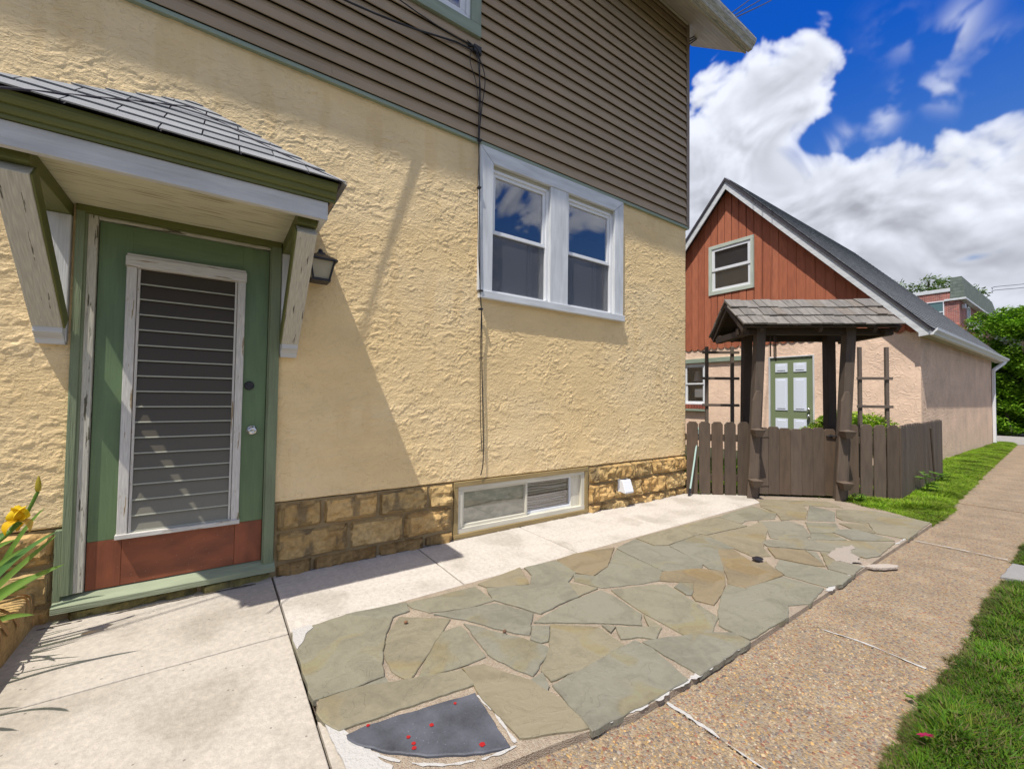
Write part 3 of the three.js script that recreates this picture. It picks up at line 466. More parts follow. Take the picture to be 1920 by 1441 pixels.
// the front door, its frame and its louvred light
{
  const d = part('door', house), z = -0.03; d.position.z = 0.028;
  mesh('door_leaf', [box(-0.545, -0.405, 0.385, 2.143, -0.075, z, 0.002, 'y'), box(0.125, 0.272, 0.385, 2.143, -0.075, z, 0.002, 'y'), box(-0.405, 0.125, 1.94, 2.143, -0.0752, z + 0.0004, 0.001, 'x'), box(-0.53, 0.26, 0.13, 2.14, -0.1, -0.076, 0)], M.doorGreen, d);
  mesh('kick_panel', [box(-0.545, -0.405, 0.125, 0.384, -0.075, z, 0.002, 'y'), box(0.125, 0.272, 0.125, 0.384, -0.075, z, 0.002, 'y'), box(-0.4045, 0.1245, 0.125, 0.41, -0.075, z - 0.001, 0.002, 'x')], M.kick, d);
  mesh('louvre_frame', [box(-0.425, -0.380, 0.395, 1.93, -0.05, 0.004, 0.004, 'y'), box(0.100, 0.142, 0.395, 1.93, -0.05, 0.004, 0.004, 'y'), box(-0.378, -0.366, 0.41, 1.91, -0.05, -0.006, 0.002, 'y'), box(0.086, 0.098, 0.41, 1.91, -0.05, -0.006, 0.002, 'y'),
    box(-0.43, 0.147, 1.905, 1.968, -0.05, 0.012, 0.006, 'x'), box(-0.425, 0.142, 1.968, 1.982, -0.05, 0.004, 0.004, 'x'), box(-0.43, 0.147, 0.388, 0.414, -0.05, 0.016, 0.003, 'x')], M.louvreFrame, d);
  mesh('door_screen', box(-0.405, 0.125, 0.39, 1.95, -0.074, -0.062, 0), std([0.045, 0.038, 0.028], { roughness: 0.8 }), d);
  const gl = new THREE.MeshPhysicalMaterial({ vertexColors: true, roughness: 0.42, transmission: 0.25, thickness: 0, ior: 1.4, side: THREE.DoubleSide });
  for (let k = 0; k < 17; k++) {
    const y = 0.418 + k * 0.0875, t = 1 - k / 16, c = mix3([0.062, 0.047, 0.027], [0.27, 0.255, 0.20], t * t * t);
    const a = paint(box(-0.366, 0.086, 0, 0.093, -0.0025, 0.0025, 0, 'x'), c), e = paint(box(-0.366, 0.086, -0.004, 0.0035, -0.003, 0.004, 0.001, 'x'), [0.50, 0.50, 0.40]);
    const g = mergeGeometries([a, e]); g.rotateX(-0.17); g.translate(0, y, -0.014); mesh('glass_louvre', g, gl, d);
  }
 
  const lathe = (pts, n = 20) => uvBox(flat(new THREE.LatheGeometry(pts.map(p => new THREE.Vector2(...p)), n)).rotateX(Math.PI / 2));

  mesh('knob', lathe([[0, 0], [0.031, 0], [0.031, 0.004], [0.024, 0.008], [0.012, 0.012], [0.012, 0.028], [0.022, 0.034], [0.027, 0.045], [0.025, 0.056], [0.015, 0.062], [0.012, 0.060], [0, 0.060]]).translate(0.2, 0.965, z), M.steel, d);
  mesh('deadbolt', lathe([[0, 0], [0.028, 0], [0.027, 0.012], [0.02, 0.016], [0.018, 0.012], [0.008, 0.012], [0.007, 0.016], [0, 0.016]]).translate(0.178, 1.252, z), M.black, d);
  for (const y of [1.95, 1.13]) mesh('hinge', [box(-0.566, -0.548, y - 0.05, y + 0.05, -0.034, -0.016, 0.004, 'y'), box(-0.568, -0.546, y - 0.018, y - 0.016, -0.035, -0.015, 0)], M.jamb, d);
  const f = part('door_frame', house);
  mesh('architrave', [box(-0.634, -0.598, 0.13, 2.2, -0.08, 0.034, 0.004, 'y'), box(-0.600, -0.588, 0.13, 2.2, -0.08, 0.026, 0.003, 'y'), box(0.282, 0.34, 0.09, 2.2, -0.08, 0.034, 0.004, 'y'), box(0.274, 0.284, 0.09, 2.2, -0.08, 0.024, 0.003, 'y'), ], M.sage, f);
  mesh('architrave', [box(-0.634, 0.34, 2.1675, 2.206, -0.08, 0.037, 0.004, 'x'), box(-0.60, 0.31, 2.161, 2.168, -0.08, 0.028, 0.002, 'x')], M.olive, f);
  mesh('plinth', box(-0.662, -0.632, 0.10, 0.475, -0.06, 0.028, 0.004, 'y'), M.sage, f);
  mesh('jamb', [box(-0.589, -0.549, 0.13, 2.166, -0.09, 0.020, 0.003, 'y'), box(0.2745, 0.281, 0.09, 2.165, -0.09, 0.016, 0.002, 'y'), box(-0.548, 0.281, 2.146, 2.1665, -0.09, 0.018, 0.003, 'x')], M.jamb, f);
  mesh('threshold', [alongX([[-0.1, 0.06], [0.062, 0.055], [0.064, 0.087], [0.02, 0.108], [-0.02, 0.124], [-0.1, 0.126]], -0.66, 0.348, 0.002)], std([0.30, 0.34, 0.22], { map: paintWear, bumpMap: grainB, bumpScale: 0.006 }), f);
}
// the shingled canopy over the door
{
  const c = part('door_canopy', house), xm = -0.15, xr = 0.535, xl = 2 * xm - xr, ye = 2.352, ze = 0.80, ap = [xm, 2.945, 0.03];
  const deck = (a, b, cc) => poly3([a, b, cc]);
  mesh('roof_deck', [deck([xl, ye, ze], [xr, ye, ze], ap), deck([xr, ye, ze], [xr, ye, -0.01], [xm, 2.965, -0.01]), deck([xr, ye, ze], [xm, 2.965, -0.01], ap), deck([xl, ye, -0.01], [xl, ye, ze], [xm, 2.965, -0.01]), deck([xl, ye, ze], ap, [xm, 2.965, -0.01]), poly3([[xl, ye - 0.005, ze - 0.01], [xr, ye - 0.005, ze - 0.01], [xr, ye - 0.005, 0], [xl, ye - 0.005, 0]])], M.seam, c);
  const clip = (sub, tri) => { let o = sub; for (let i = 0; i < 3 && o.length; i++) { const a = tri[i], b = tri[(i + 1) % 3], inp = o; o = []; const s = p => (b[0] - a[0]) * (p[1] - a[1]) - (b[1] - a[1]) * (p[0] - a[0]); for (let k = 0; k < inp.length; k++) { const p = inp[k], q = inp[(k + 1) % inp.length], sp = s(p), sq = s(q); if (sp >= 0) o.push(p); if (sp * sq < 0) { const t = sp / (sp - sq); o.push([mix(p[0], q[0], t), mix(p[1], q[1], t)]); } } } return o; };
  const cover = (A, B, C, tabW, exp) => {
    const a = new THREE.Vector3(...A), U = new THREE.Vector3(...B).sub(a), L = U.length(); U.normalize(); const w = new THREE.Vector3(...C).sub(a), N = U.clone().cross(w).normalize(), V = N.clone().cross(U);
    const ov = 0.022, tri = [[-ov, -ov], [L + ov, -ov], [w.dot(U), w.dot(V)]], H = tri[2][1];
    for (let k = 0, v = -ov; v < H - 0.01; k++, v += exp) for (let u = -0.3 + (k % 2) * tabW * 0.5; u < L + 0.1; u += tabW) {
      const q = clip([[u + 0.003, v], [u + tabW - 0.003, v], [u + tabW - 0.003, v + exp + 0.02], [u + 0.003, v + exp + 0.02]], tri); if (q.length < 3) continue;
      let ar = 0; for (let i = 0; i < q.length; i++) { const s = q[(i + 1) % q.length]; ar += q[i][0] * s[1] - s[0] * q[i][1]; } if (ar < 0.0008) continue;
      const g = prism(q, 0.006, 0), p = g.attributes.position; for (let i = 0; i < p.count; i++) p.setZ(i, p.getZ(i) + 0.003 + 0.009 * clamp(1 - (p.getY(i) - v) / (exp + 0.02)));
      g.applyMatrix4(new THREE.Matrix4().makeBasis(U, V, N).setPosition(a)); g.computeVertexNormals(); mesh('shingle', g, pick(M.shingle), c);
    }
  };
  cover([xl, ye, ze], [xr, ye, ze], ap, 0.30, 0.133);
  cover([xr, ye, ze], [xr, ye, 0], [xm, 2.965, 0], 0.30, 0.133);
  cover([xl, ye, 0], [xl, ye, ze], [xm, 2.965, 0], 0.30, 0.133);
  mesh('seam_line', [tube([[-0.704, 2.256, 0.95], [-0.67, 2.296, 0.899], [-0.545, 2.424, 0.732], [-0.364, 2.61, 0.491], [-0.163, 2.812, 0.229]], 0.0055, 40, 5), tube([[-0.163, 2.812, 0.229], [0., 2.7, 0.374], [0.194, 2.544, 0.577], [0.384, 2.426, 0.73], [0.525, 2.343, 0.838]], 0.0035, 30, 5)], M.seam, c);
  // crown moulding below the shingles, white fascia, soffit boards
  const crown = (s) => [[0.735, 2.255], [0.748, 2.255], [0.748, 2.272], [0.756, 2.273], [0.764, 2.284], [0.767, 2.296], [0.767, 2.304], [0.778, 2.305], [0.787, 2.318], [0.792, 2.330], [0.792, 2.348], [0.735, 2.348]];
  mesh('crown_moulding', [alongX(crown(), xl + 0.02, xr - 0.02, 0)], M.olive, c);
  for (const s of [xr - 0.045, xl + 0.025]) mesh('crown_moulding', box(s, s + 0.02, 2.255, 2.346, 0.0, 0.734, 0.003, 'z'), s > 0 ? M.sidingTrim : M.olive, c);
  mesh('fascia', [box(xl + 0.05, xr - 0.055, 2.155, 2.254, 0.70, 0.735, 0.003, 'x')], M.fasciaWhite, c);
  mesh('fascia', [box(xr - 0.09, xr - 0.058, 2.157, 2.253, 0.0, 0.699, 0.003, 'z'), box(xl + 0.053, xl + 0.085, 2.157, 2.253, 0.0, 0.699, 0.003, 'z')], M.fasciaWhite, c);
  mesh('soffit', box(xl + 0.086, xr - 0.091, 2.206, 2.218, 0.0, 0.70, 0, 'x'), M.soffit, c);
  for (const [a, b, s] of [[0.342, 0.443, 1], [-0.76, -0.648, -1]]) {
    const br = (n, g, m) => mesh(n, g, m, c), m = (a + b) / 2;
    br('bracket_arm', box(a, b, 2.135, 2.2045, 0.0, 0.66, 0.004, 'z'), M.olive);
    br('bracket_post', box(a, b, 1.46, 2.134, 0.0, 0.045, 0.004, 'y'), M.fasciaWhite);
    br('bracket_brace', bar([m, 2.115, 0.63], [m, 1.55, 0.075], b - a, 0.075, [0, 1, 0], 0.004), M.cream);
    br('bracket_edge', [bar([s > 0 ? a - 0.004 : b + 0.004, 2.115, 0.63], [s > 0 ? a - 0.004 : b + 0.004, 1.55, 0.075], 0.008, 0.079, [0, 1, 0], 0.002)], M.olive);
    br('bracket_foot', [alongX([[0, 1.445], [0.05, 1.445], [0.062, 1.47], [0.1, 1.5], [0.105, 1.56], [0, 1.6]], a + 0.003, b - 0.003, 0.002)], M.fasciaWhite);
  }
}
// house roof: sloping soffit boards, fascia and crown gutter, roof slab behind
{
  const rf = part('roof', house), xe = 5.70, sl = (6.2 - 5.86) / 0.42;
  for (let k = -5; k < 6; k++) { const z0 = k * 0.07 + 0.002, z1 = z0 + 0.067; mesh('soffit_board', alongX([[z0, 6.2 - z0 * sl], [z1, 6.2 - z1 * sl], [z1, 6.212 - z1 * sl], [z0, 6.212 - z0 * sl]], -6, xe), M.soffitPale ||= std([0.56, 0.53, 0.46], { map: paintWear, roughness: 0.7 }), rf); }
  mesh('fascia', [box(-6, xe, 5.845, 5.965, 0.42, 0.445, 0.003, 'x'), box(-6, 4.98, 6.14, 6.195, 0.036, 0.06, 0.003, 'x')], std([0.46, 0.42, 0.33], { map: paintWear }), rf);
  mesh('gutter', alongX([[0.446, 5.87], [0.50, 5.872], [0.515, 5.90], [0.545, 5.93], [0.56, 5.97], [0.56, 5.985], [0.446, 5.985]], -6, xe + 0.04, 0), std([1, 1, 1], { map: worn([0.55, 0.54, 0.50], [0.32, 0.32, 0.30], 0.1, 10), roughness: 0.6 }), rf);
  mesh('roof_slab', alongX([[0.55, 5.99], [0.55, 6.01], [-4.1, 6.0 + 4.65 * sl], [-8.75, 6.0], [-8.7, 5.9], [-4.1, 5.93 + 4.55 * sl], [0.42, 5.93]], -6, xe), std([0.10, 0.10, 0.105], { map: gritTone }), rf);
  mesh('gable_wall', prism([[8, 6.1], [-0.0, 6.1], [4.0, 6.1 + 4 * sl]], 0.1).rotateY(Math.PI / 2).translate(4.88, 0, 0), M.siding[1], house);
}

// ---------------------------------------------------------------- things on the house wall
{
  const l = thing('wall_lantern', 'small black wall lantern with cream glass beside the door canopy bracket', 'lamp', [0.56, 2.06, 0.12]);
  const ring = (w0, w1, y0, y1) => { const g = new THREE.CylinderGeometry(w1 * Math.SQRT2, w0 * Math.SQRT2, y1 - y0, 4, 1).rotateY(Math.PI / 4).translate(0, (y0 + y1) / 2, 0); return uvBox(flat(toCreasedNormals(flat(g), 0.3))); };
  const glass = std([0.62, 0.56, 0.40], { physical: true, roughness: 0.45, transmission: 0.25, thickness: 0, bumpMap: grit, bumpScale: 0.002 });
  mesh('lamp_cap', [ring(0.092, 0.034, 0.045, 0.085), ring(0.095, 0.092, 0.036, 0.046), ring(0.03, 0.022, 0.085, 0.1), new THREE.SphereGeometry(0.016, 10, 8).translate(0, 0.112, 0)].map(g => uvBox(flat(g))), M.black, l);
  const posts = []; for (const a of [-1, 1]) for (const b of [-1, 1]) posts.push(bar([a * 0.076, 0.036, b * 0.076], [a * 0.05, -0.085, b * 0.05], 0.012, 0.012, [0, 0, 1], 0.002));
  mesh('lamp_cage', [...posts, ring(0.056, 0.058, -0.1, -0.083)], M.black, l);
  mesh('lamp_glass', ring(0.046, 0.071, -0.084, 0.036), glass, l);
  mesh('lamp_arm', [box(-0.04, 0.04, -0.06, 0.06, -0.118, -0.1, 0.006), tube([[0, 0.03, -0.1], [0, 0.06, -0.06], [0, 0.05, -0.02]], 0.009, 10)], M.black, l);
}
{
  const v = thing('vent_hood', 'small white dryer vent hood on the stone base past the basement window', 'vent', [3.77, 0.23, 0.02]);
  mesh('hood', [alongX([[0, -0.06], [0.09, -0.072], [0.093, -0.055], [0.05, 0.06], [0.035, 0.068], [0, 0.068]], -0.07, 0.07, 0.003)], M.vinyl, v);
  mesh('flange', box(-0.08, 0.08, -0.075, 0.08, -0.015, 0.004, 0.003), M.vinyl, v);
}
{ // service cables: two come in from a far pole, the drop runs down the wall
  const c1 = tube([[1.79, 4.21, 0.045], [1.67, 4.225, 0.03], [1.16, 4.05, 0.115], [0.63, 3.885, 0.235], [0.0, 3.75, 0.40], [-1.2, 3.72, 0.75], [-3.5, 4.2, 1.4], [-9, 6.2, 3.2]], 0.0075, 60);
  tag(mesh('service_cable', c1, M.cable), 'thick black cable sagging across the siding to the wall anchor', 'cable');
  const c2 = tube([[1.78, 4.24, 0.04], [1.33, 4.21, 0.09], [1.05, 4.175, 0.16], [0.45, 4.12, 0.31], [-0.6, 4.15, 0.58], [-3.5, 4.6, 1.35], [-9, 6.6, 3.2]], 0.0045, 60);
  tag(mesh('service_cable', c2, M.cable), 'thin black cable running above the thicker one to the wall anchor', 'cable');
  const d = thing('cable_drop', 'bundle of black cables hanging down siding and stucco left of the window', 'cable', [1.83, 0.5, 0.05]);
  const loc = p => p.map(([x, y, z]) => [x - 1.83, y - 0.5, z - 0.05]);
  mesh('cable', [tube(loc([[1.76, 4.23, 0.045], [1.80, 4.17, 0.06], [1.825, 3.9, 0.045], [1.82, 3.5, 0.05], [1.833, 3.1, 0.052], [1.845, 2.6, 0.05], [1.862, 2.1, 0.05], [1.885, 1.9, 0.04], [1.90, 1.5, 0.03], [1.92, 1.0, 0.03], [1.925, 0.6, 0.03], [1.905, 0.52, 0.03]]), 0.005, 70, 5)], M.cable, d);
  mesh('cable', [tube(loc([[1.78, 4.21, 0.05], [1.79, 4.1, 0.07], [1.835, 3.85, 0.05], [1.832, 3.45, 0.045], [1.825, 3.0, 0.045], [1.84, 2.4, 0.05], [1.875, 2.0, 0.045], [1.885, 1.6, 0.028], [1.895, 1.0, 0.03], [1.915, 0.72, 0.03]]), 0.0035, 70, 5)], M.cable, d);
  mesh('cable', [tube(loc([[1.80, 4.2, 0.05], [1.86, 4.0, 0.075], [1.85, 3.75, 0.05], [1.826, 3.5, 0.05]]), 0.004, 24, 5), tube(loc([[1.74, 4.22, 0.04], [1.72, 4.08, 0.06], [1.78, 3.95, 0.05], [1.815, 3.8, 0.045]]), 0.003, 24, 5)], M.cable, d);
  mesh('wall_anchor', [box(-0.075, 0.0, 3.70, 3.76, -0.02, 0.015, 0.004), tube(loc([[1.72, 4.25, 0.02], [1.77, 4.235, 0.06], [1.82, 4.2, 0.05], [1.84, 4.22, 0.03]]), 0.011, 20, 6), tube(loc([[1.70, 4.28, 0.03], [1.76, 4.24, 0.05], [1.79, 4.19, 0.06], [1.81, 4.17, 0.05]]), 0.006, 20, 5)], M.cable, d);
  for (const y of [3.44, 3.02, 2.12, 1.96]) mesh('cable_clip', box(-0.012 + (y < 2.5 ? 0.035 : 0), 0.02 + (y < 2.5 ? 0.035 : 0), y - 0.508, y - 0.492, -0.02, 0.014, 0.003), M.cable, d);
}
{ // power wires at the far upper corner
  const w = thing('power_wires', 'three dark power wires fixed behind the house corner below the eave', 'cable', [5.06, 6.0, -0.06]);
  for (let k = 0; k < 3; k++) mesh('wire', tube([[0.0, -0.06 + k * 0.05, 0.02 - k * 0.02], [2.9, 2.66 - k * 0.14, -0.6 + k * 0.17], [7, 6.5 - k * 0.2, -2.5 + k * 0.3]], 0.009, 30, 5), M.cable, w);
  mesh('insulator', [uvBox(flat(new THREE.SphereGeometry(0.05, 10, 8))), box(-0.07, 0.09, -0.03, 0.02, -0.03, 0.03, 0.01), box(0.01, 0.05, -0.1, 0.07, -0.02, 0.02, 0.008)], M.black, w);
}

// ---------------------------------------------------------------- fence, gate and its little roof
const FX = 4.97, FZ = 0.05, FT = -Math.atan2(0.6406, 0.7679);
const brownT = tex(512, 512, 1.0, (u, v) => { const a = tf2(u, v, 4, 20, 4), c = cells(u * 30, v * 30, 30), s = c[2] % 67 === 0 && c[0] < 0.16 ? 1 : 0; return mix3(mul3([1, 1, 1], 0.92 + 0.3 * a), [3, 2.8, 2.6], s); });
M.brown = [[0.108, 0.075, 0.05], [0.092, 0.064, 0.043], [0.124, 0.088, 0.061], [0.112, 0.074, 0.046]].map(c => std(c, { map: brownT, bumpMap: grainB, bumpScale: 0.003, roughness: 0.75 }));
M.darkWood = std([0.055, 0.034, 0.02], { map: brownT, bumpMap: grainB, bumpScale: 0.004, roughness: 0.8 });
M.postWood = std([0.10, 0.073, 0.052], { map: brownT, bumpMap: grainB, bumpScale: 0.004, roughness: 0.8 });
const picketG = [0, 1, 2].map(k => prism([[-0.068, 0], [0.068, 0], [0.068, 0.885], [0.04, 0.915 + k * 0.003], [-0.038, 0.916], [-0.068, 0.883]], 0.02, 0.003, 'y'));
function picket(parent, x, z = 0, turn = 0, y = 0.02, sx = 1) { const m = mesh('picket', pick(picketG), pick(M.brown), parent); m.position.set(x, y + rr(-0.006, 0.006), z); m.rotation.set(0, turn, rr(-0.006, 0.006)); m.scale.x = sx; return m; }
{
  const f = thing('picket_fence', 'short brown dog eared picket fence between house corner and gate', 'fence', [FX, 0, FZ]); f.rotation.y = FT;
  for (let i = 0; i < 5; i++) picket(f, 0.05 + i * 0.157, 0, 0, 0.0);
  mesh('rail', box(-0.02, 0.76, 0.68, 0.76, -0.045, -0.002, 0.003, 'x'), M.brown[1], f); mesh('rail', box(-0.02, 0.76, 0.17, 0.25, -0.045, -0.002, 0.003, 'x'), M.brown[1], f);
}
{
  const g = thing('wooden_gate', 'closed brown board gate under the shingled gate roof', 'gate', [FX, 0, FZ]); g.rotation.y = FT;
  const n = 7, a = 0.845, b = 1.775, w = (b - a) / n;
  for (let i = 0; i < n; i++) { const h = 0.83 + 0.012 * Math.sin(i * 1.7), x0 = a + i * w + 0.001, x1 = a + (i + 1) * w - 0.001; mesh('board', prism([[x0, 0.03], [x1, 0.025], [x1, h + 0.005], [x1 - 0.02, h + 0.03], [x0 + 0.02, h + 0.03], [x0, h + 0.008]], 0.022, 0.0025, 'y').translate(0, 0, 0.0 + rr(-0.001, 0.001)), pick(M.brown), g); }
  mesh('rail', [box(a, b, 0.66, 0.74, -0.04, -0.002, 0.003, 'x'), box(a, b, 0.14, 0.22, -0.04, -0.002, 0.003, 'x'), bar([a + 0.05, 0.2, -0.02], [b - 0.05, 0.68, -0.02], 0.08, 0.03, [0, 0, 1])], M.brown[1], g);
  mesh('latch', [tube([[1.66, 0.765, 0.035], [1.75, 0.768, 0.04], [1.86, 0.765, 0.05]], 0.009, 12), box(1.70, 1.73, 0.75, 0.785, 0.02, 0.04, 0.003)], M.black, g);
  for (const y of [0.745, 0.135]) mesh('hinge', prism([[0.84, y - 0.008], [0.98, y - 0.002], [0.98, y + 0.003], [0.84, y + 0.012]], 0.006).translate(0, 0, 0.023), M.brown[2], g);
}
{
  const r = thing('gate_roof', 'small wood shake roof on four dark posts standing over the gate', 'gate canopy', [FX, 0, FZ]); r.rotation.y = FT;
  const post = (x0, x1, z, w, m) => mesh('post', bar([x0, 0, z], [x1, 2.12, z + 0.0], w, 0.11, [0, 0, 1], 0.006), m, r);
  post(0.755, 0.855, 0.075, 0.105, M.postWood); post(1.785, 1.91, 0.075, 0.11, M.postWood);
  post(0.905, 0.935, -0.45, 0.105, M.darkWood); post(2.01, 2.0, -0.45, 0.11, M.darkWood);
  for (const [x, xs] of [[0.725, 0.055], [1.745, 0.065]]) {
    mesh('post_casing', prism([[x - 0.062, 0.0], [x + 0.058, 0.0], [x + 0.058 + xs, 1.27], [x + 0.04 + xs, 1.315], [x - 0.005 + xs, 1.32], [x - 0.05 + xs, 1.2]], 0.03, 0.005, 'y').translate(0, 0, 0.131), M.brown[2], r);
    for (const y of [0.80, 0.19]) {
      const s = xs * y / 1.3, g = new THREE.CylinderGeometry(0.092, 0.048, 0.085, 4, 1).rotateY(Math.PI / 4), cap = new THREE.ConeGeometry(0.092, 0.02, 4, 1).rotateY(Math.PI / 4).translate(0, 0.0525, 0);
      mesh('corbel', [uvBox(flat(toCreasedNormals(flat(g), 0.3))), uvBox(flat(toCreasedNormals(flat(cap), 0.3)))].map(q => q.translate(x + s, y, 0.215)), M.brown[2], r);
    }
  }
  // roof: ridge along the gate, three courses of split shakes on each side
  const u0 = 0.56, u1 = 2.385, zr = -0.25, yr = 2.50, ze = 0.27, ye = 2.09, len = Math.hypot(ze - zr, yr - ye), an = Math.atan2(yr - ye, ze - zr);
  const shakeT = tex(512, 256, 0.6, (u, v) => { const a = tf2(u, v, 3, 40, 4), b = tf2(u, v, 4, 6, 3); return mul3([0.205, 0.188, 0.168], 0.95 + 0.5 * a + 0.25 * b); }, 0.3);
  const mats = [0.85, 1, 1.12, 0.95, 1.05].map((k, i) => std([k, k * (i === 3 ? 0.93 : 0.99), k * (i === 3 ? 0.86 : 0.98)], { map: shakeT, bumpMap: grainB, bumpScale: 0.006, roughness: 0.95 }));
  const slope = s => { const g = new THREE.Matrix4(); return s > 0 ? g.makeBasis(new THREE.Vector3(1, 0, 0), new THREE.Vector3(0, Math.sin(an), -Math.cos(an)), new THREE.Vector3(0, Math.cos(an), Math.sin(an))).setPosition(0, ye, ze) : g.makeBasis(new THREE.Vector3(-1, 0, 0), new THREE.Vector3(0, Math.sin(an), Math.cos(an)), new THREE.Vector3(0, Math.cos(an), -Math.sin(an))).setPosition(0, ye, 2 * zr - ze); };
  for (const s of [1, -1]) {
    const m = slope(s), c0 = s > 0 ? u0 : -u1, c1 = s > 0 ? u1 : -u0;
    for (let k = 0; k < 3; k++) { let u = c0 - rr(0, 0.03); while (u < c1) { let w = s > 0 ? rr(0.085, 0.16) : rr(0.14, 0.2); if (c1 - u - w < 0.07) w = c1 - u; const y0 = k * 0.222 - 0.02 + rr(-0.008, 0.008), L = k === 2 ? len - y0 + 0.01 : 0.31, t = rr(0.016, 0.03); const g = box(u + 0.002, u + w - 0.003, y0, y0 + L, 0, t, 0.003, 'y'), p = g.attributes.position; for (let i = 0; i < p.count; i++) p.setZ(i, p.getZ(i) + 0.012 + 0.026 * clamp(1 - (p.getY(i) - y0) / 0.31)); g.applyMatrix4(m); g.computeVertexNormals(); mesh('shake', g, pick(mats), r); u += w; } }
    mesh('roof_sheathing', box(c0 + 0.02, c1 - 0.02, 0.0, len, -0.012, 0.008, 0, 'x').applyMatrix4(m), M.darkWood, r);
    for (const u of [c0 + 0.03, c0 + 0.24, (c0 + c1) / 2, c1 - 0.3, c1 - 0.05]) mesh('rafter', box(u - 0.02, u + 0.02, -0.01, len, -0.07, -0.013, 0.003, 'y').applyMatrix4(m), M.darkWood, r);
  }
  mesh('beam', box(0.58, 2.4, 2.02, 2.10, 0.03, 0.11, 0.005, 'x'), M.darkWood, r); mesh('beam', box(0.6, 2.4, 2.02, 2.10, -0.60, -0.52, 0.005, 'x'), M.darkWood, r);
  mesh('beam', [box(0.60, 0.68, 2.0, 2.08, -0.66, 0.18, 0.005, 'z'), box(2.25, 2.33, 2.0, 2.08, -0.66, 0.18, 0.005, 'z')], M.darkWood, r);
  for (const [x, l] of [[0.99, 0.30], [1.035, 0.32], [1.055, 0.36]]) mesh('chime_rod', box(x - 0.006, x + 0.006, 2.05 - l, 2.05, 0.05, 0.062, 0.002, 'y'), M.darkWood, r);
}
{
  const f = thing('picket_fence', 'brown picket fence turning the corner from gate towards the garage', 'fence', [FX, 0, FZ]); f.rotation.y = FT;
  for (let i = 0; i < 4; i++) picket(f, 2.0 + i * 0.155 - 0.02, 0, 0, 0.0);
  mesh('rail', [box(1.95, 2.52, 0.68, 0.76, -0.045, -0.002, 0.003, 'x'), box(1.95, 2.52, 0.17, 0.25, -0.045, -0.002, 0.003, 'x')], M.brown[1], f);
  // the run along the lawn, in the fence's own axes
  const inv = new THREE.Matrix4().makeRotationY(-FT), loc = (x, z) => new THREE.Vector3(x - FX, 0, z - FZ).applyMatrix4(inv), a = [6.92, 1.665], b = [9.56, 1.585], n = 19;
  for (let i = 0; i < n; i++) { const t = (i + 0.5) / n, p = loc(mix(a[0], b[0], t), mix(a[1], b[1], t)); picket(f, p.x, p.z, -FT + 0.03, 0.0 + 0.01 * (i > 12), 1); }
  for (const y of [0.74, 0.2]) { const p = loc(6.92, 1.63), q = loc(9.56, 1.55); mesh('rail', bar([p.x, y, p.z], [q.x, y, q.z], 0.08, 0.035, [0, 1, 0]), M.brown[1], f); }
  const e = loc(8.6, 1.68), e2 = loc(8.35, 1.69); mesh('brace', bar([e.x, 0.1, e.z], [e2.x, 0.84, e2.z], 0.022, 0.012, [Math.sin(0), 0, 1]), M.brown[1], f);
}
{
  const p = thing('garden_pole', 'thin pale green pole leaning on the first fence picket', 'pole', [4.87, 0.0, 0.14]);
  mesh('handle', tube([[0, 0.03, 0], [0.12, 0.42, -0.01], [0.235, 0.84, -0.02]], 0.011, 8, 8), std([0.42, 0.56, 0.50], { roughness: 0.4 }), p);
  mesh('tip', tube([[-0.012, 0.0, 0.0], [0.0, 0.035, 0], [0.012, 0.09, 0]], 0.016, 6, 8), M.black, p);
}
const trellis = (label, x, z, h) => {
  const t = thing('wooden_trellis', label, 'trellis', [x, 0, z], { group: 'garden trellises behind the fence' }); t.rotation.y = FT;
  for (const u of [0, 0.37]) mesh('upright', box(u - 0.022, u + 0.022, 0, h, -0.02, 0.02, 0.003, 'y'), M.darkWoodG ||= std([0.15, 0.115, 0.088], { map: brownT, bumpMap: grainB, bumpScale: 0.004 }), t);
  return t;
};
const along = (u, o) => [FX + 0.7679 * u - 0.6406 * o, FZ + 0.6406 * u + 0.7679 * o];
{ const [x, z] = along(0.60, -1); const t = trellis('ladder like trellis left of the gate roof in front of the garage window', x, z, 2.0); for (const y of [1.91, 1.52, 1.12, 0.6]) mesh('crossbar', box(-0.075, 0.46, y - 0.02, y + 0.02, 0.021, 0.04, 0.003, 'x'), M.darkWoodG, t); }
{ const [x, z] = along(2.77, -1); const t = trellis('ladder like trellis right of the gate roof before the plain garage wall', x, z, 2.0); for (const y of [1.54, 1.13, 0.6]) mesh('crossbar', box(-0.06, 0.43, y - 0.02, y + 0.02, 0.021, 0.04, 0.003, 'x'), M.darkWoodG, t); }

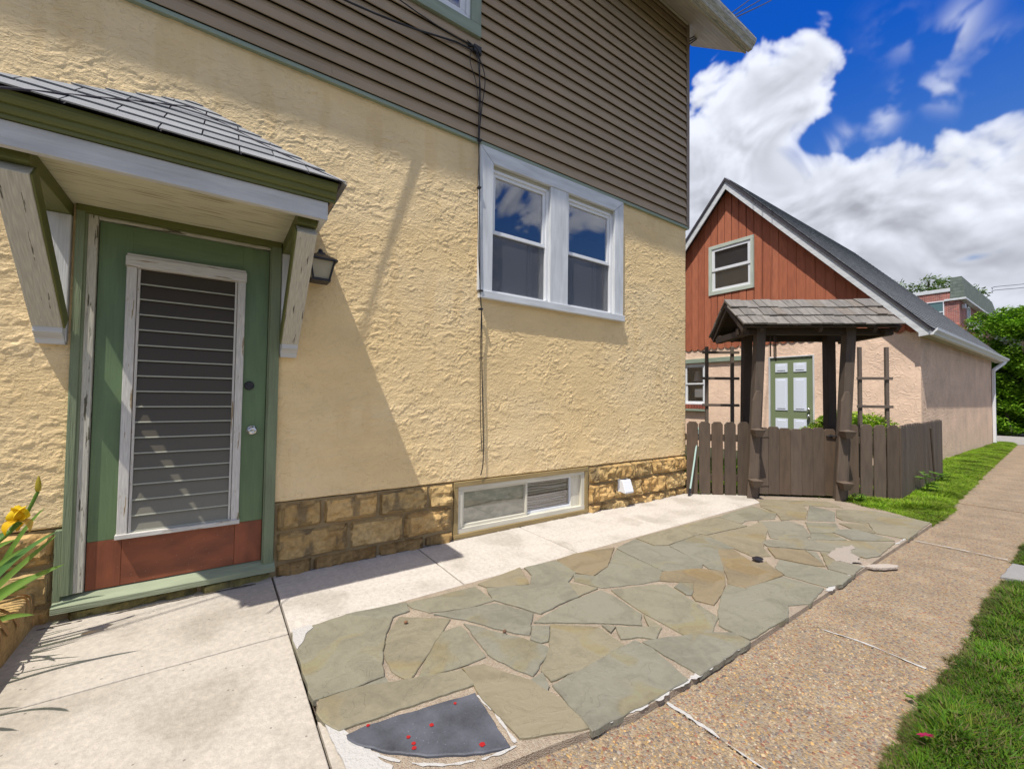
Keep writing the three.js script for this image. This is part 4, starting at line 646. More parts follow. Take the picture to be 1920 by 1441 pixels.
// ---------------------------------------------------------------- garage
{
  const g = thing('garage', 'pink stucco garage with red board gable and grey shingle roof', 'garage', [11, 0, 0]);
  const zs = 1.09, zb = -6.3, L = 8.1;
  const frontB = tex(1024, 1024, 1.4, (u, v) => { const wx = tf(u, v, 5, 3) * 0.25, wy = tf(u + 0.5, v, 5, 3) * 0.2, a = tf2(u + wx * 0.3, v + wy, 4, 9, 3), r = 1 - Math.min(1, Math.abs(tf2(u + wx * 0.4, v + wy * 0.8, 5, 14, 2)) * 9); return 0.4 + 0.25 * a + 0.4 * r * r * ss(-0.7, 0.1, tf(u, v, 6, 2)); });
  const dashB = tex(1024, 1024, 0.8, (u, v) => { const c = cells(u * 16 + tf(u, v, 20, 2) * 0.8, v * 16 + tf(u, v, 16, 2), 16); return 0.25 + 0.6 * ss(0.6, 0.1, c[0]) * ((c[2] % 7) / 7) + 0.35 * tf(u, v, 40, 3); });
  const pk = tex(512, 512, 3, (u, v) => { const k = 0.98 + 0.2 * tf(u, v, 5, 5) + 0.1 * tf(u, v, 60, 3); return [0.86 * k, 0.625 * k, 0.46 * k]; });
  const front = std([1, 1, 1], { map: pk, bumpMap: frontB, bumpScale: 0.011, roughness: 0.95 }), side = std([0.97, 0.95, 0.93], { map: pk, bumpMap: dashB, bumpScale: 0.034, roughness: 0.95 });
  const loc = (x0, x1, y0, y1, z0, z1, r = 0.003, gr) => box(x0, x1, y0, y1, z0, z1, r, gr);
  mesh('front_wall', [[-0.5 - 6.3 + 0.5, -3.87], [-3.24, -1.62], [-0.66, zs - 0.002]].map(([a, b]) => uvBox(loc(0, 0.16, -0.1, 2.62, a, b, 0))).concat([uvBox(loc(0, 0.16, -0.1, 0.92, -3.87, -3.24, 0)), uvBox(loc(0, 0.16, 2.18, 2.62, -3.87, -3.24, 0)), uvBox(loc(0, 0.16, 2.245, 2.62, -1.62, -0.66, 0)), uvBox(loc(0, 0.16, -0.1, 0.03, -1.62, -0.66, 0))]), front, g);
  mesh('side_wall', [uvBox(loc(0.003, L, -0.1, 2.75, zs - 0.16, zs, 0))], side, g);
  mesh('rear_wall', [uvBox(loc(L - 0.16, L - 0.001, -0.1, 2.6, -6.2, zs - 0.16, 0)), uvBox(prism([[zb, 2.6], [zs - 0.17, 2.6], [-2.55, 6.6]], 0.1).rotateY(-Math.PI / 2).translate(L - 0.05, 0, 0)), uvBox(loc(0.2, L, -0.1, 2.6, zb, zb + 0.16, 0))], side, g);
  mesh('interior_wall', [loc(0.5, 0.6, 0, 4.9, -4.0, -1.1, 0)], M.dark, g);
  // red boards with rounded lower ends
  const red = [[0.44, 0.132, 0.06], [0.41, 0.12, 0.054], [0.47, 0.148, 0.07]].map(c => std(c, { map: paintWear, bumpMap: grainB, bumpScale: 0.004, roughness: 0.75 }));
  const zA = -2.55, yA = 6.86, sl = 1.137, roofY = z => yA - 0.03 - sl * Math.abs(z - zA), w = 0.188;
  const win = [-3.12, -1.93, 4.02, 5.36];
  for (let k = 0; k < 36; k++) {
    const z1 = zs - 0.02 - k * w, z0 = z1 - w; if (z0 < -6) break;
    const o = 0.007, yb = 2.60, sc = []; for (let i = 0; i <= 6; i++) { const t = i / 6; sc.push([mix(z0 + o, z1 - o, t), yb - 0.05 * Math.sin(Math.PI * t)]); }
    const top = [[z1 - o, roofY(z1)], ...(z0 < zA && z1 > zA ? [[zA, roofY(zA)]] : []), [z0 + o, roofY(z0)]];
    const put = pts => { const q = prism(pts, 0.022 + (k % 2) * 0.004, 0.002, 'y'); q.rotateY(-Math.PI / 2); q.translate(0, 0, 0); mesh('gable_board', q, pick(red), g); };
    // prism lies in (z, y): turned so that its x runs along z and its depth towards the front
    if (z1 > win[0] + 0.03 && z0 < win[1] - 0.03) { put([...sc, [z1 - o, win[2] + 0.02], [z0 + o, win[2] + 0.02]]); put([[z0 + o, win[3] - 0.02], [z1 - o, win[3] - 0.02], ...top]); } else if (Math.max(roofY(z0), roofY(z1)) > yb + 0.05 && Math.min(roofY(z0), roofY(z1)) > yb) put([...sc, ...top]); else if (roofY(z1) < roofY(z0)) put([[z0 + o, yb], [z1 - o, yb], [z1 - o, yb + 0.01], [z0 + o, Math.max(roofY(z0), yb + 0.02)]]);
    const split = z1 > win[0] + 0.03 && z0 < win[1] - 0.03;
    if (split && z0 < win[0] && z1 > win[0]) put([[z0 + o, win[2] + 0.022], [win[0] + 0.03, win[2] + 0.022], [win[0] + 0.03, win[3] - 0.022], [z0 + o, win[3] - 0.022]]);
    if (split && z0 < win[1] && z1 > win[1]) put([[win[1] - 0.03, win[2] + 0.022], [z1 - o, win[2] + 0.022], [z1 - o, win[3] - 0.022], [win[1] - 0.03, win[3] - 0.022]]);
    if (k) mesh('batten', uvBox(box(-0.028, -0.02, 2.6, Math.min(roofY(z1), roofY(z1)), z1 - 0.005, z1 + 0.005, 0), 'y'), red[1], g).visible = !(z1 > win[0] && z1 < win[1]);
  }
  mesh('gable_backing', [uvBox(prism([[zb, 2.6], [zs - 0.1, 2.6], [zA, yA - 0.1]], 0.05).rotateY(-Math.PI / 2).translate(0.062, 0, 0))], M.dark, g);
  // roof: slab, edge boards, shingle courses
  const xo = -0.24, xe = L + 0.9, ze = zs + 0.19, yE = 2.50;
  const sag = z => yA + 0.14 - sl * Math.abs(z - zA);
  mesh('roof_slab', alongX([[ze, yE + 0.03], [ze, yE + 0.07], [zA, sag(zA)], [2 * zA - ze, yE + 0.07], [2 * zA - ze, yE + 0.03], [zA, sag(zA) - 0.09]], xo - 0.03, xe), M.seam, g);
  const roofT = tex(1024, 512, 3.2, (u, v) => { const k = Math.floor(v * 24), t = ((hsh(Math.floor(u * 30 + k * 0.37 * 7) % 30, k) & 255) / 255), n = tf(u, v, 100, 2, 0.8); return mul3([0.15, 0.155, 0.16], 0.72 + 0.5 * t + 0.45 * n); }, 3.4);
  const roofM = std([1, 1, 1], { map: roofT, bumpMap: grit, bumpScale: 0.004, roughness: 0.95 }), courses = [], H = Math.hypot(ze - zA, sag(zA) - yE - 0.07), dz = (ze - zA) / H, dy = (sag(zA) - yE - 0.07) / H;
  for (let d = 0; d < H - 0.05; d += 0.142) { const z0 = ze + 0.02 - d * dz, y0 = yE + 0.07 + d * dy, z1 = z0 - 0.16 * dz, y1 = y0 + 0.16 * dy; courses.push(uvBox(alongX([[z0, y0 + 0.004], [z0 + 0.006 * dy, y0 + 0.016 * 1], [z1, y1 + 0.004], [z1, y1 - 0.002]], xo - 0.02, xe), null, 0, d)); for (let i = 0; i < courses[courses.length - 1].attributes.uv.count; i++) { const q = courses[courses.length - 1], p = q.attributes.position; q.attributes.uv.setXY(i, p.getX(i), Math.hypot(ze - p.getZ(i), p.getY(i) - yE)); } }
  mesh('roof_shingles', courses, roofM, g).userData.kind = 'stuff';
  const rake = (pts) => uvBox(prism(pts, 0.035, 0.003).rotateY(-Math.PI / 2).translate(xo + 0.035, 0, 0), 'z');
  const hR = 0.27;
  mesh('rake_board', rake([[ze - 0.03, yE + 0.06], [zA, sag(zA) - 0.03], [zA, sag(zA) - 0.03 - hR], [zs + 0.02, 2.50], [zs + 0.02, 2.43], [ze - 0.03, 2.45]]), M.trimWhite, g);
  mesh('rake_board', rake([[zA, sag(zA) - 0.03], [2 * zA - ze, yE + 0.06], [2 * zA - ze, yE - 0.2], [zA, sag(zA) - 0.03 - hR]]), M.trimWhite, g);
  mesh('rake_soffit', alongX([[ze - 0.05, yE - 0.0], [zA, sag(zA) - 0.16], [zA, sag(zA) - 0.14], [ze - 0.05, yE + 0.03]], xo + 0.03, 0.0), M.trimWhite, g);
  mesh('soffit', [uvBox(box(xo + 0.036, xe, 2.46, 2.475, zs - 0.01, ze - 0.02, 0, 'x'))], std([0.50, 0.46, 0.38], { map: paintWear }), g);
  mesh('gutter', alongX([[ze - 0.03, 2.45], [ze + 0.03, 2.455], [ze + 0.045, 2.49], [ze + 0.085, 2.53], [ze + 0.09, 2.57], [ze + 0.08, 2.575], [ze + 0.02, 2.5], [ze - 0.02, 2.5], [ze - 0.03, 2.58]], xo + 0.02, xe, 0), M.vinyl, g);
  mesh('downspout', [bar([L - 0.06, 0.03, zs + 0.045], [L - 0.06, 2.2, zs + 0.045], 0.09, 0.07, [0, 0, 1], 0.01), bar([L - 0.06, 2.18, zs + 0.045], [L + 0.45, 2.44, ze + 0.03], 0.08, 0.07, [0, 0, 1], 0.01)], M.vinyl, g);
  // gable window, ground floor window with its green header and brick sill, six panel door
  const gw = part('gable_window', g);
  mesh('casing', [loc(-0.05, 0.02, 4.02, 4.12, -3.12, -1.93), loc(-0.05, 0.02, 5.27, 5.36, -3.12, -1.93), loc(-0.05, 0.02, 4.12, 5.27, -3.12, -3.035), loc(-0.05, 0.02, 4.12, 5.27, -2.015, -1.93)], std([0.52, 0.57, 0.48], { map: paintWear }), gw);
  const sashZ = (p, z0, z1, y0, y1, x, r) => { mesh('sash', [loc(x, x + 0.03, y0, y0 + r, z0, z1), loc(x, x + 0.03, y1 - r, y1, z0, z1), loc(x, x + 0.03, y0 + r, y1 - r, z0, z0 + r), loc(x, x + 0.03, y0 + r, y1 - r, z1 - r, z1)], M.vinyl, p); mesh('pane', loc(x + 0.013, x + 0.016, y0 + r - 0.004, y1 - r + 0.004, z0 + r - 0.004, z1 - r + 0.004, 0), M.glass, p); };
  sashZ(gw, -3.035, -2.015, 4.66, 5.27, -0.03, 0.075); sashZ(gw, -3.035, -2.015, 4.12, 4.73, -0.012, 0.075);
  const lw = part('window', g);
  mesh('window_frame', [loc(-0.02, 0.05, 1.06, 1.10, -3.87, -3.24), loc(-0.02, 0.05, 2.14, 2.18, -3.87, -3.24), loc(-0.02, 0.05, 1.1, 2.14, -3.275, -3.24), loc(-0.02, 0.05, 1.1, 2.14, -3.87, -3.835)], M.vinyl, lw);
  sashZ(lw, -3.835, -3.275, 1.62, 2.14, 0.0, 0.04); sashZ(lw, -3.835, -3.275, 1.10, 1.66, 0.02, 0.05);
  mesh('lampshade', uvBox(flat(new THREE.CylinderGeometry(0.08, 0.13, 0.28, 14, 1, true).translate(0.28, 1.86, -3.62))), M.curtain, lw); mesh('folded_cloth', [loc(0.25, 0.33, 1.25, 1.52, -3.72, -3.42, 0.02)], M.curtain, lw);
  mesh('header', [loc(-0.06, 0.0, 2.21, 2.33, -4.0, -2.2, 0.006, 'z')], M.paleGreen, g);
  const brickM = [std([0.33, 0.09, 0.05], { bumpMap: grit, bumpScale: 0.003 }), std([0.26, 0.075, 0.045], { bumpMap: grit, bumpScale: 0.003 })];
  for (let k = 0; k < 9; k++) mesh('brick', loc(-0.07, 0.0, 0.94, 1.05, -3.95 + k * 0.085, -3.95 + k * 0.085 + 0.07, 0.005), pick(brickM), g);
  mesh('window_sill', loc(-0.1, 0.0, 0.88, 0.935, -4, -3.15, 0.005), M.paleGreen, g);
  const d = part('door', g);
  mesh('door_leaf', loc(0.02, 0.06, 0.04, 2.215, -1.585, -0.695, 0.004, 'y'), std([0.20, 0.245, 0.13], { roughness: 0.5 }), d);
  mesh('door_frame', [loc(-0.01, 0.1, 0.0, 2.245, -1.62, -1.588), loc(-0.01, 0.1, 0.0, 2.245, -0.692, -0.66), loc(-0.01, 0.1, 2.218, 2.245, -1.588, -0.692)], M.trimWhite, d);
  for (const [y0, y1] of [[1.87, 2.08], [0.97, 1.73], [0.2, 0.78]]) for (const z0 of [-1.475, -1.085]) { mesh('door_panel', [loc(0.006, 0.02, y0, y1, z0, z0 + 0.265, 0.004), loc(-0.004, 0.006, y0 + 0.045, y1 - 0.045, z0 + 0.045, z0 + 0.22, 0.004)], M.doorPanel ||= std([0.72, 0.76, 0.84], { roughness: 0.5 }), d); }
  for (const y of [1.01, 0.86]) mesh('door_knob', uvBox(flat(new THREE.SphereGeometry(0.035, 10, 8).translate(-0.03, y, -0.77))), M.steel, d);
}

// ---------------------------------------------------------------- far houses, trees and hedge
const leafG = (() => { const g = new THREE.BufferGeometry(); g.setAttribute('position', new THREE.Float32BufferAttribute([0, 0, 0, 0.28, 0.06, 0.42, 0, 0, 1, -0.28, 0.06, 0.42, 0.28, 0.06, 0.42, 0, -0.05, 0.5], 3)); g.setIndex([0, 1, 5, 1, 2, 5, 2, 3, 5, 3, 0, 5]); g.computeVertexNormals(); return g; })();
const leafM = (c, t = 0.45) => { const m = new THREE.MeshPhysicalMaterial({ roughness: 0.55, transmission: t, thickness: 0, side: THREE.DoubleSide, specularIntensity: 0.2 }); m.color.setRGB(...c); return m; };
function leafMass(name, parent, blobs, n, size, cols, mat, shell = 0.65, gaps = -0.22) {
  const list = [], tot = blobs.reduce((a, b) => a + b[3] * b[4], 0);
  for (const [x, y, z, rx, ry, rz] of blobs) for (let i = 0, k = Math.round(n * rx * ry / tot); i < k; i++) {
    const a = rr(0, 6.283), u = rr(-1, 1), s = Math.sqrt(1 - u * u), q = Math.cbrt(rr(shell ** 3, 1)), px = x + rx * q * s * Math.cos(a), py = y + ry * q * u, pz = z + rz * q * s * Math.sin(a);
    if (noise(px * 1.1 + 5, py * 1.3 + pz * 0.7) < gaps) continue;
    const k2 = 0.75 + 0.9 * (noise(px * 1.7, py * 1.7 + pz) + 0.35), c = pick(cols);
    list.push([M4([px, py, pz], [rr(-1.2, 0.9), rr(0, 6.3), rr(-0.8, 0.8)], size * rr(0.7, 1.35)), rgb(mul3(c, clamp(k2, 0.5, 1.5)))]);
  }
  const m = inst(name, leafG, mat, list, parent); m.userData.kind = 'stuff'; return m;
}
const bark = std([0.09, 0.07, 0.05], { bumpMap: grainB, bumpScale: 0.02 });
{
  const b = thing('brick_building', 'red brick building with green mansard roof beyond the garage', 'building', [40, 0, 0]);
  const brickT = tex(1024, 1024, 1.9, (u, v) => { const r = Math.floor(v * 26), off = (r % 2) * 0.5, cx = u * 9 + off, fx = cx - Math.floor(cx), fy = v * 26 - r, m = fx < 0.05 || fy < 0.13, h = hsh(Math.floor(cx) % 9, r) & 255; return m ? [0.52, 0.46, 0.42] : mul3(mix3([0.42, 0.125, 0.085], [0.20, 0.055, 0.045], h / 255), h % 13 === 0 ? 1.5 : 1); });
  const br = std([1, 1, 1], { map: brickT, roughness: 0.9 }), zc = -2.57, L = 14, green = std([1, 1, 1], { map: tex(512, 512, 3, (u, v) => { const k = Math.floor(v * 14), t = (hsh(Math.floor(u * 20 + k * 0.5) % 20, k) & 255) / 255; return mul3(mix3([0.10, 0.125, 0.105], [0.155, 0.185, 0.155], t), v * 14 - k < 0.14 ? 0.6 : 1); }), roughness: 0.95 });
  mesh('wall', [uvBox(box(0, L, -0.1, 8.5, zc - 9, zc, 0)), uvBox(box(0.02, L - 2, 8.5, 8.7, zc - 9, zc - 0.45, 0))], br, b);
  mesh('parapet', box(-0.06, 6, 8.62, 8.86, zc - 9, zc - 0.405, 0.02, 'z'), M.trimWhite, b);
  // mansard: steep slopes on front return, long side and far end
  const e = 0.30, y0 = 8.12, y1 = 9.55, A = [-0.1, y0, zc + e], B = [L + 0.3, y0 - 0.05, zc + e], C = [L - 1.6, y1, zc + 0.1], Dd = [0.05, y1, zc + 0.12], E1 = [-0.1, y0, zc - 0.40], F1 = [0.05, y1, zc - 0.40], G1 = [L + 0.2, y0, zc - 2.2], H1 = [L - 1.6, y1, zc - 2.2];
  mesh('mansard_roof', [poly3([A, B, C, Dd]), poly3([E1, A, Dd, F1]), poly3([B, G1, H1, C]), poly3([Dd, C, H1, F1]), poly3([E1, F1, H1, G1])], green, b);
  mesh('eave', [box(-0.14, L + 0.35, y0 - 0.14, y0 - 0.01, zc + 0.003, zc + e + 0.03, 0.02, 'x'), box(-0.14, -0.003, y0 - 0.14, y0 - 0.01, zc - 0.7, zc, 0.02, 'z')], M.trimWhite, b);
  const wn = (name, g, gl) => { const w = part(name, b); mesh('window_frame', g, M.vinyl, w); mesh('pane', gl, std([0.10, 0.17, 0.17], { roughness: 0.08 }), w); };
  wn('window', [box(-0.06, 0.02, 6.7, 8.05, zc - 0.76, zc - 0.70, 0.01), box(-0.06, 0.02, 6.7, 8.05, zc - 1.96, zc - 1.9, 0.01), box(-0.06, 0.02, 7.99, 8.06, zc - 1.9, zc - 0.76, 0.01), box(-0.06, 0.02, 7.28, 7.34, zc - 1.9, zc - 0.76, 0.01)], box(-0.02, 0.01, 6.7, 8.0, zc - 1.9, zc - 0.76, 0));
  for (const [x0, x1] of [[2.3, 3.3], [6.9, 7.8]]) wn('window', [box(x0, x0 + 0.1, 6.2, 7.9, zc, zc + 0.07, 0.01), box(x1 - 0.1, x1, 6.2, 7.9, zc, zc + 0.07, 0.01), box(x0, x1, 7.8, 7.9, zc, zc + 0.07, 0.01)], box(x0 + 0.1, x1 - 0.1, 6.3, 7.8, zc, zc + 0.02, 0));
  mesh('air_conditioner', [box(2.45, 3.15, 6.2, 6.75, zc + 0.02, zc + 0.5, 0.03)], M.vinyl, b);
  mesh('wall_lamp', box(0.7, 0.95, 7.5, 7.8, zc, zc + 0.2, 0.03), M.vinyl, b);
}
{
  const h = thing('slate_roofed_house', 'distant house showing only its grey slate roof above the hedge', 'house', [60, 0, -1]);
  const sr = std([0.17, 0.18, 0.21], { map: gritTone });
  mesh('roof', alongX([[6, 7.0], [1.5, 9.9], [-1.2, 9.9], [-5, 7.0]], 0, 12), sr, h); mesh('wall', box(0.5, 11.5, -0.1, 7.3, -4.2, 5.2, 0), std([0.5, 0.5, 0.48]), h);
}
{
  const t = thing('tall_tree', 'loose pale green tree crown rising behind the brick building', 'tree', [56, 0, -7]);
  mesh('trunk', [bar([0, 0, 0], [0.2, 9, 0.2], 0.5, 0.5), bar([0.1, 7, 0], [1, 12.6, 2.4], 0.14, 0.14), bar([0.1, 7.5, 0.2], [-1, 12.8, -2.4], 0.14, 0.14), bar([0.2, 8, 0.1], [0.5, 13, 0], 0.14, 0.14), bar([0.2, 8, 0.1], [0.8, 11, 2.6], 0.12, 0.12)], bark, t);
  leafMass('crown', t, [[0, 11.3, -2.4, 2.2, 2.1, 2.0], [0.5, 11.2, 0, 2, 2.3, 1.7], [0, 11.4, 1.2, 1.6, 1.6, 1.2], [1, 10.9, 2.7, 1.3, 1.2, 1.1], [0, 10.4, -4, 1.8, 2.2, 1.5]], 5200, 0.34, [[0.17, 0.27, 0.06], [0.13, 0.22, 0.05], [0.20, 0.29, 0.10], [0.10, 0.16, 0.06]], leafM([1, 1, 1]), 0.2);
}
{
  const h = thing('hedge', 'tall dense green hedge beyond the garage and gravel drive', 'hedge', [25.2, 0, 0]);
  const st = []; for (let i = 0; i < 16; i++) { const z = rr(-5, 6); st.push(bar([rr(0, 2), 0, z], [rr(0, 2), rr(2, 3.6), z + rr(-0.5, 0.5)], 0.08, 0.08)); } mesh('stems', st, bark, h);
  const bl = []; for (let z = -1.9; z < 2.7; z += 0.7) for (let y = 0.5; y < (z < -0.3 ? 3.3 : 4.2); y += 0.75) bl.push([rr(0.2, 1.2), y + rr(-0.15, 0.3), z + rr(-0.2, 0.2), 0.75, 0.7, 0.7]);
  for (let i = 0; i < 14; i++) bl.push([rr(0.4, 2), rr(4.0, 4.7), rr(-0.2, 2.6), 0.5, 0.5, 0.5]);
  leafMass('foliage', h, bl, 110000, 0.11, [[0.20, 0.37, 0.022], [0.16, 0.31, 0.02], [0.27, 0.44, 0.03], [0.11, 0.23, 0.018]], leafM([1, 1, 1], 0.35), 0.55);
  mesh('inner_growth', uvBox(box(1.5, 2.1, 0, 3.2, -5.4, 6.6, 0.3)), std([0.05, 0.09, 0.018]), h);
}
{
  const h = thing('vine', 'yellowing creeper with orange leaves climbing before the brick building', 'vine', [30, 0, -1.6]);
  mesh('stem', [tube([[0, 0, 0], [0, 3, 0.1], [0.1, 5.4, -0.4]], 0.04), tube([[0, 3, 0.1], [0.1, 5, 0.8]], 0.03)], bark, h);
  leafMass('foliage', h, [[0, 4.6, -0.5, 0.5, 1.2, 0.5], [0, 4.2, 0.6, 0.5, 1.1, 0.5], [0, 3.6, 0, 0.7, 1, 1]], 1500, 0.15, [[0.30, 0.20, 0.03], [0.20, 0.20, 0.03], [0.32, 0.14, 0.03]], leafM([1, 1, 1]), 0.2);
}
{
  const w = thing('overhead_lines', 'two thin power lines crossing the sky right of the brick building', 'cable', [40, 9.2, -1.4], {});
  for (let k = 0; k < 2; k++) mesh('wire', tube([[6, 0.25 - k * 0.24, -0.35], [4, 0.06 - k * 0.24, 0], [4, -0.02 - k * 0.24, 1.3], [4, 0.2 - k * 0.24, 8], [4, 0.9 - k * 0.24, 18]], 0.018, 40, 5), M.cable, w);
  const v = thing('overhead_lines', 'two dark lines just above the hedge top at the far right', 'cable', [40, 6.9, -1.4], {});
  for (let k = 0; k < 2; k++) mesh('wire', tube([[2, 0.25 - k * 0.22, -0.3], [2, 0.12 - k * 0.22, 1.3], [2, 0.3 - k * 0.22, 8], [2, 0.9 - k * 0.22, 18]], 0.02, 40, 5), M.cable, v);
}
{
  const [x, z] = along(3.05, -1.55), b = thing('shrub', 'rounded bright yellow green shrub behind the fence by the garage wall', 'shrub', [x, 0, z]);
  mesh('stems', [bar([0, 0, 0], [0.1, 0.7, 0.1], 0.03, 0.03), bar([0, 0, 0], [-0.25, 0.65, -0.1], 0.025, 0.025), bar([0, 0, 0], [0.3, 0.6, 0.2], 0.025, 0.025)], bark, b);
  const q = []; for (let i = 0; i < 26; i++) q.push([rr(-0.55, 0.5) * 0.8, rr(0.45, 0.86), rr(-0.45, 0.4), 0.22, 0.21, 0.22]);
  leafMass('foliage', b, q, 22000, 0.055, [[0.30, 0.43, 0.03], [0.24, 0.37, 0.03], [0.38, 0.48, 0.05], [0.17, 0.28, 0.03]], leafM([1, 1, 1]), 0.4, -2);
}

// ---------------------------------------------------------------- grass
const bladeTuft = (n, w, seed) => {
  const v = [], ix = []; let o = 0;
  for (let k = 0; k < n; k++) {
    const a = k / n * 6.283 + seed + rr(-0.4, 0.4), r = rr(0, 0.28), lean = rr(0.3, 1.5), h = rr(0.55, 1), cx = Math.cos(a), sx = Math.sin(a), tw = rr(-0.6, 0.6), px = -Math.sin(a + tw), pz = Math.cos(a + tw);
    for (let s = 0; s <= 3; s++) { const t = s / 3, d = r + lean * t * t * 0.75, y = h * (t - 0.28 * lean * t * t), ww = w * (1 - t * t * 0.96); v.push(cx * d - px * ww, y, sx * d - pz * ww, cx * d + px * ww, y, sx * d + pz * ww); if (s) ix.push(o, o + 1, o + 3, o, o + 3, o + 2), o += 2; }
    o += 2;
  }
  const g = new THREE.BufferGeometry(); g.setAttribute('position', new THREE.Float32BufferAttribute(v, 3)); g.setIndex(ix); g.computeVertexNormals(); return g;
};
const tufts = [0, 1, 2].map(k => bladeTuft(9, 0.055, k)), wide = bladeTuft(6, 0.17, 1);
const grassM = leafM([1, 1, 1], 0.4), greens = [[0.105, 0.225, 0.012], [0.085, 0.195, 0.011], [0.13, 0.26, 0.014], [0.06, 0.15, 0.012], [0.18, 0.25, 0.025]], dry = [[0.22, 0.18, 0.08], [0.16, 0.15, 0.05]], bright = [[0.26, 0.42, 0.02], [0.20, 0.36, 0.02], [0.33, 0.46, 0.035], [0.15, 0.28, 0.018], [0.30, 0.34, 0.06]];
function lawn(label, n, place, h, cols, pDry) {
  const sets = [[], [], [], []];
  for (let i = 0; i < n; i++) {
    const p = place(); if (!p) continue; const [x, z, f = 1] = p, cl = noise(x * 2.1, z * 2.1), k = clamp(0.95 + 0.7 * cl, 0.55, 1.5), isDry = R() < pDry * (f < 0.7 ? 3 : 1), weed = R() < 0.09 + 0.22 * (cl > 0.12);
    const s = h * rr(0.6, 1.25) * f * (1 + 0.5 * noise(x * 3, z * 3 + 7));
    sets[weed ? 3 : i % 3].push([M4([x, -0.035, z], [rr(-0.15, 0.15), rr(0, 6.3), rr(-0.15, 0.15)], weed ? [s * 0.9, s * 0.7, s * 0.9] : [s, s, s]), rgb(mul3(isDry ? pick(dry) : pick(cols), k))]);
  }
  const g = thing('grass', label, 'grass', [0, 0, 0], { kind: 'stuff' });
  sets.forEach((l, i) => { const m = inst(i === 3 ? 'broad_leaves' : 'blades', i === 3 ? wide : tufts[i], grassM, l, g); m.userData.kind = 'stuff'; });
}
lawn('lush dark green lawn along the near side of the sidewalk', 90000, () => {
  const x = 1.2 + 9 * Math.pow(R(), 1.7), e = 2.735 + 0.03 * noise(x * 4, 1) + 0.025 * noise(x * 13, 5) + (x > 4.5 && x < 5.05 ? 0.12 : 0), z = e + Math.pow(R(), 1.3) * 1.1;
  if (x > 4.52 && x < 5.0 && z < 2.86) return null; if (noise(x * 5 + 3, z * 6) < -0.33 + 0.25 * (1 - ss(0, 0.12, z - e)) && R() < 0.8) return null; return [x, z, mix(0.5, 1, ss(0, 0.1, z - e))];
}, 0.064, greens, 0.2);
lawn('sunny bright green grass strip between fence, garage and sidewalk', 60000, () => {
  const x = 5.7 + 14.3 * Math.pow(R(), 1.35); const zi = x < 6.9 ? mix(1.12, 1.68, clamp((x - 6.15) / 0.75)) : x < 9.6 ? 1.66 : 1.1, zo = (x < 7 ? mix(1.55, 2.13, ss(5.9, 6.9, x)) : leftEdge(x)) + 0.035 * noise(x * 5, 3) + 0.03 * noise(x * 14, 8); const z = mix(zi, x < 6.9 ? 2.13 + 0.02 * noise(x * 9, 2) : zo, R()); if (x < 6.28 - (z - 1.25) * 0.5 + 0.03 * noise(z * 11, 4)) return null; return [x, z, mix(0.6, 1, ss(0, 0.12, zo - z)) * (x > 9.6 ? 0.8 : 1)];
}, 0.085, bright, 0.03);
lawn('garden grass growing behind the picket fence and gate', 16000, () => { const u = rr(-0.3, 2.6), o = rr(-3, -0.1), [x, z] = along(u, o); return x > 5.1 ? [x, z, 1] : null; }, 0.14, bright, 0.05);
// weeds of larger leaves by the fence
const weed = (label, x, z, n, h, s) => {
  const p = thing('weed', label, 'weed', [x, -0.02, z]), stems = [];
  for (let k = 0; k < n; k++) { const a = rr(0, 6.3), hh = h * rr(0.5, 1), dx = Math.cos(a) * rr(0.02, 0.1), dz = Math.sin(a) * rr(0.02, 0.1); stems.push(tube([[0, 0, 0], [dx * 0.5, hh * 0.6, dz * 0.5], [dx, hh, dz]], 0.003, 6, 4)); for (let j = 0; j < 4; j++) { const t = rr(0.45, 1), m = mesh('leaf', leafG, M.weedLeaf ||= leafM([0.14, 0.27, 0.03]), p); m.position.set(dx * t, hh * t, dz * t); m.rotation.set(rr(-0.7, 0.3), rr(0, 6.3), 0); m.scale.setScalar(s * rr(0.7, 1.2)); } }
  mesh('stem', stems, M.weedLeaf, p);
};
weed('tall broad leaved weed against the side run of the picket fence', 7.75, 1.76, 4, 0.34, 0.13);
weed('low broad leaved weed near the far end of the picket fence', 9.0, 1.72, 4, 0.2, 0.11);
weed('leafy weed growing at the foot of the right gate post', 6.35, 1.42, 5, 0.13, 0.09);
weed('small weed at the edge of sidewalk and near lawn', 2.35, 2.755, 4, 0.05, 0.035);
tag(mesh('stepping_stone', ground(roughEdge([[4.55, 2.72], [5.0, 2.73], [5.02, 2.86], [4.6, 2.87]], 0.008), 0.05, -0.012, 0.005), std([0.27, 0.26, 0.245], { map: gritTone, bumpMap: concB, bumpScale: 0.004 })), 'flat grey stepping stone set in the lawn beside the sidewalk', 'stepping stone');
{
  const p = thing('fallen_blossom', 'crumpled magenta blossom lying in the near lawn', 'flower', [2.075, 0.035, 2.80]), pm = leafM([0.42, 0.02, 0.10], 0.3);
  for (let k = 0; k < 6; k++) { const m = mesh('petal', leafG, pm, p); m.rotation.set(rr(-0.9, -0.1), k * 1.05 + rr(-0.3, 0.3), rr(-0.4, 0.4)); m.scale.setScalar(rr(0.018, 0.03)); }
}
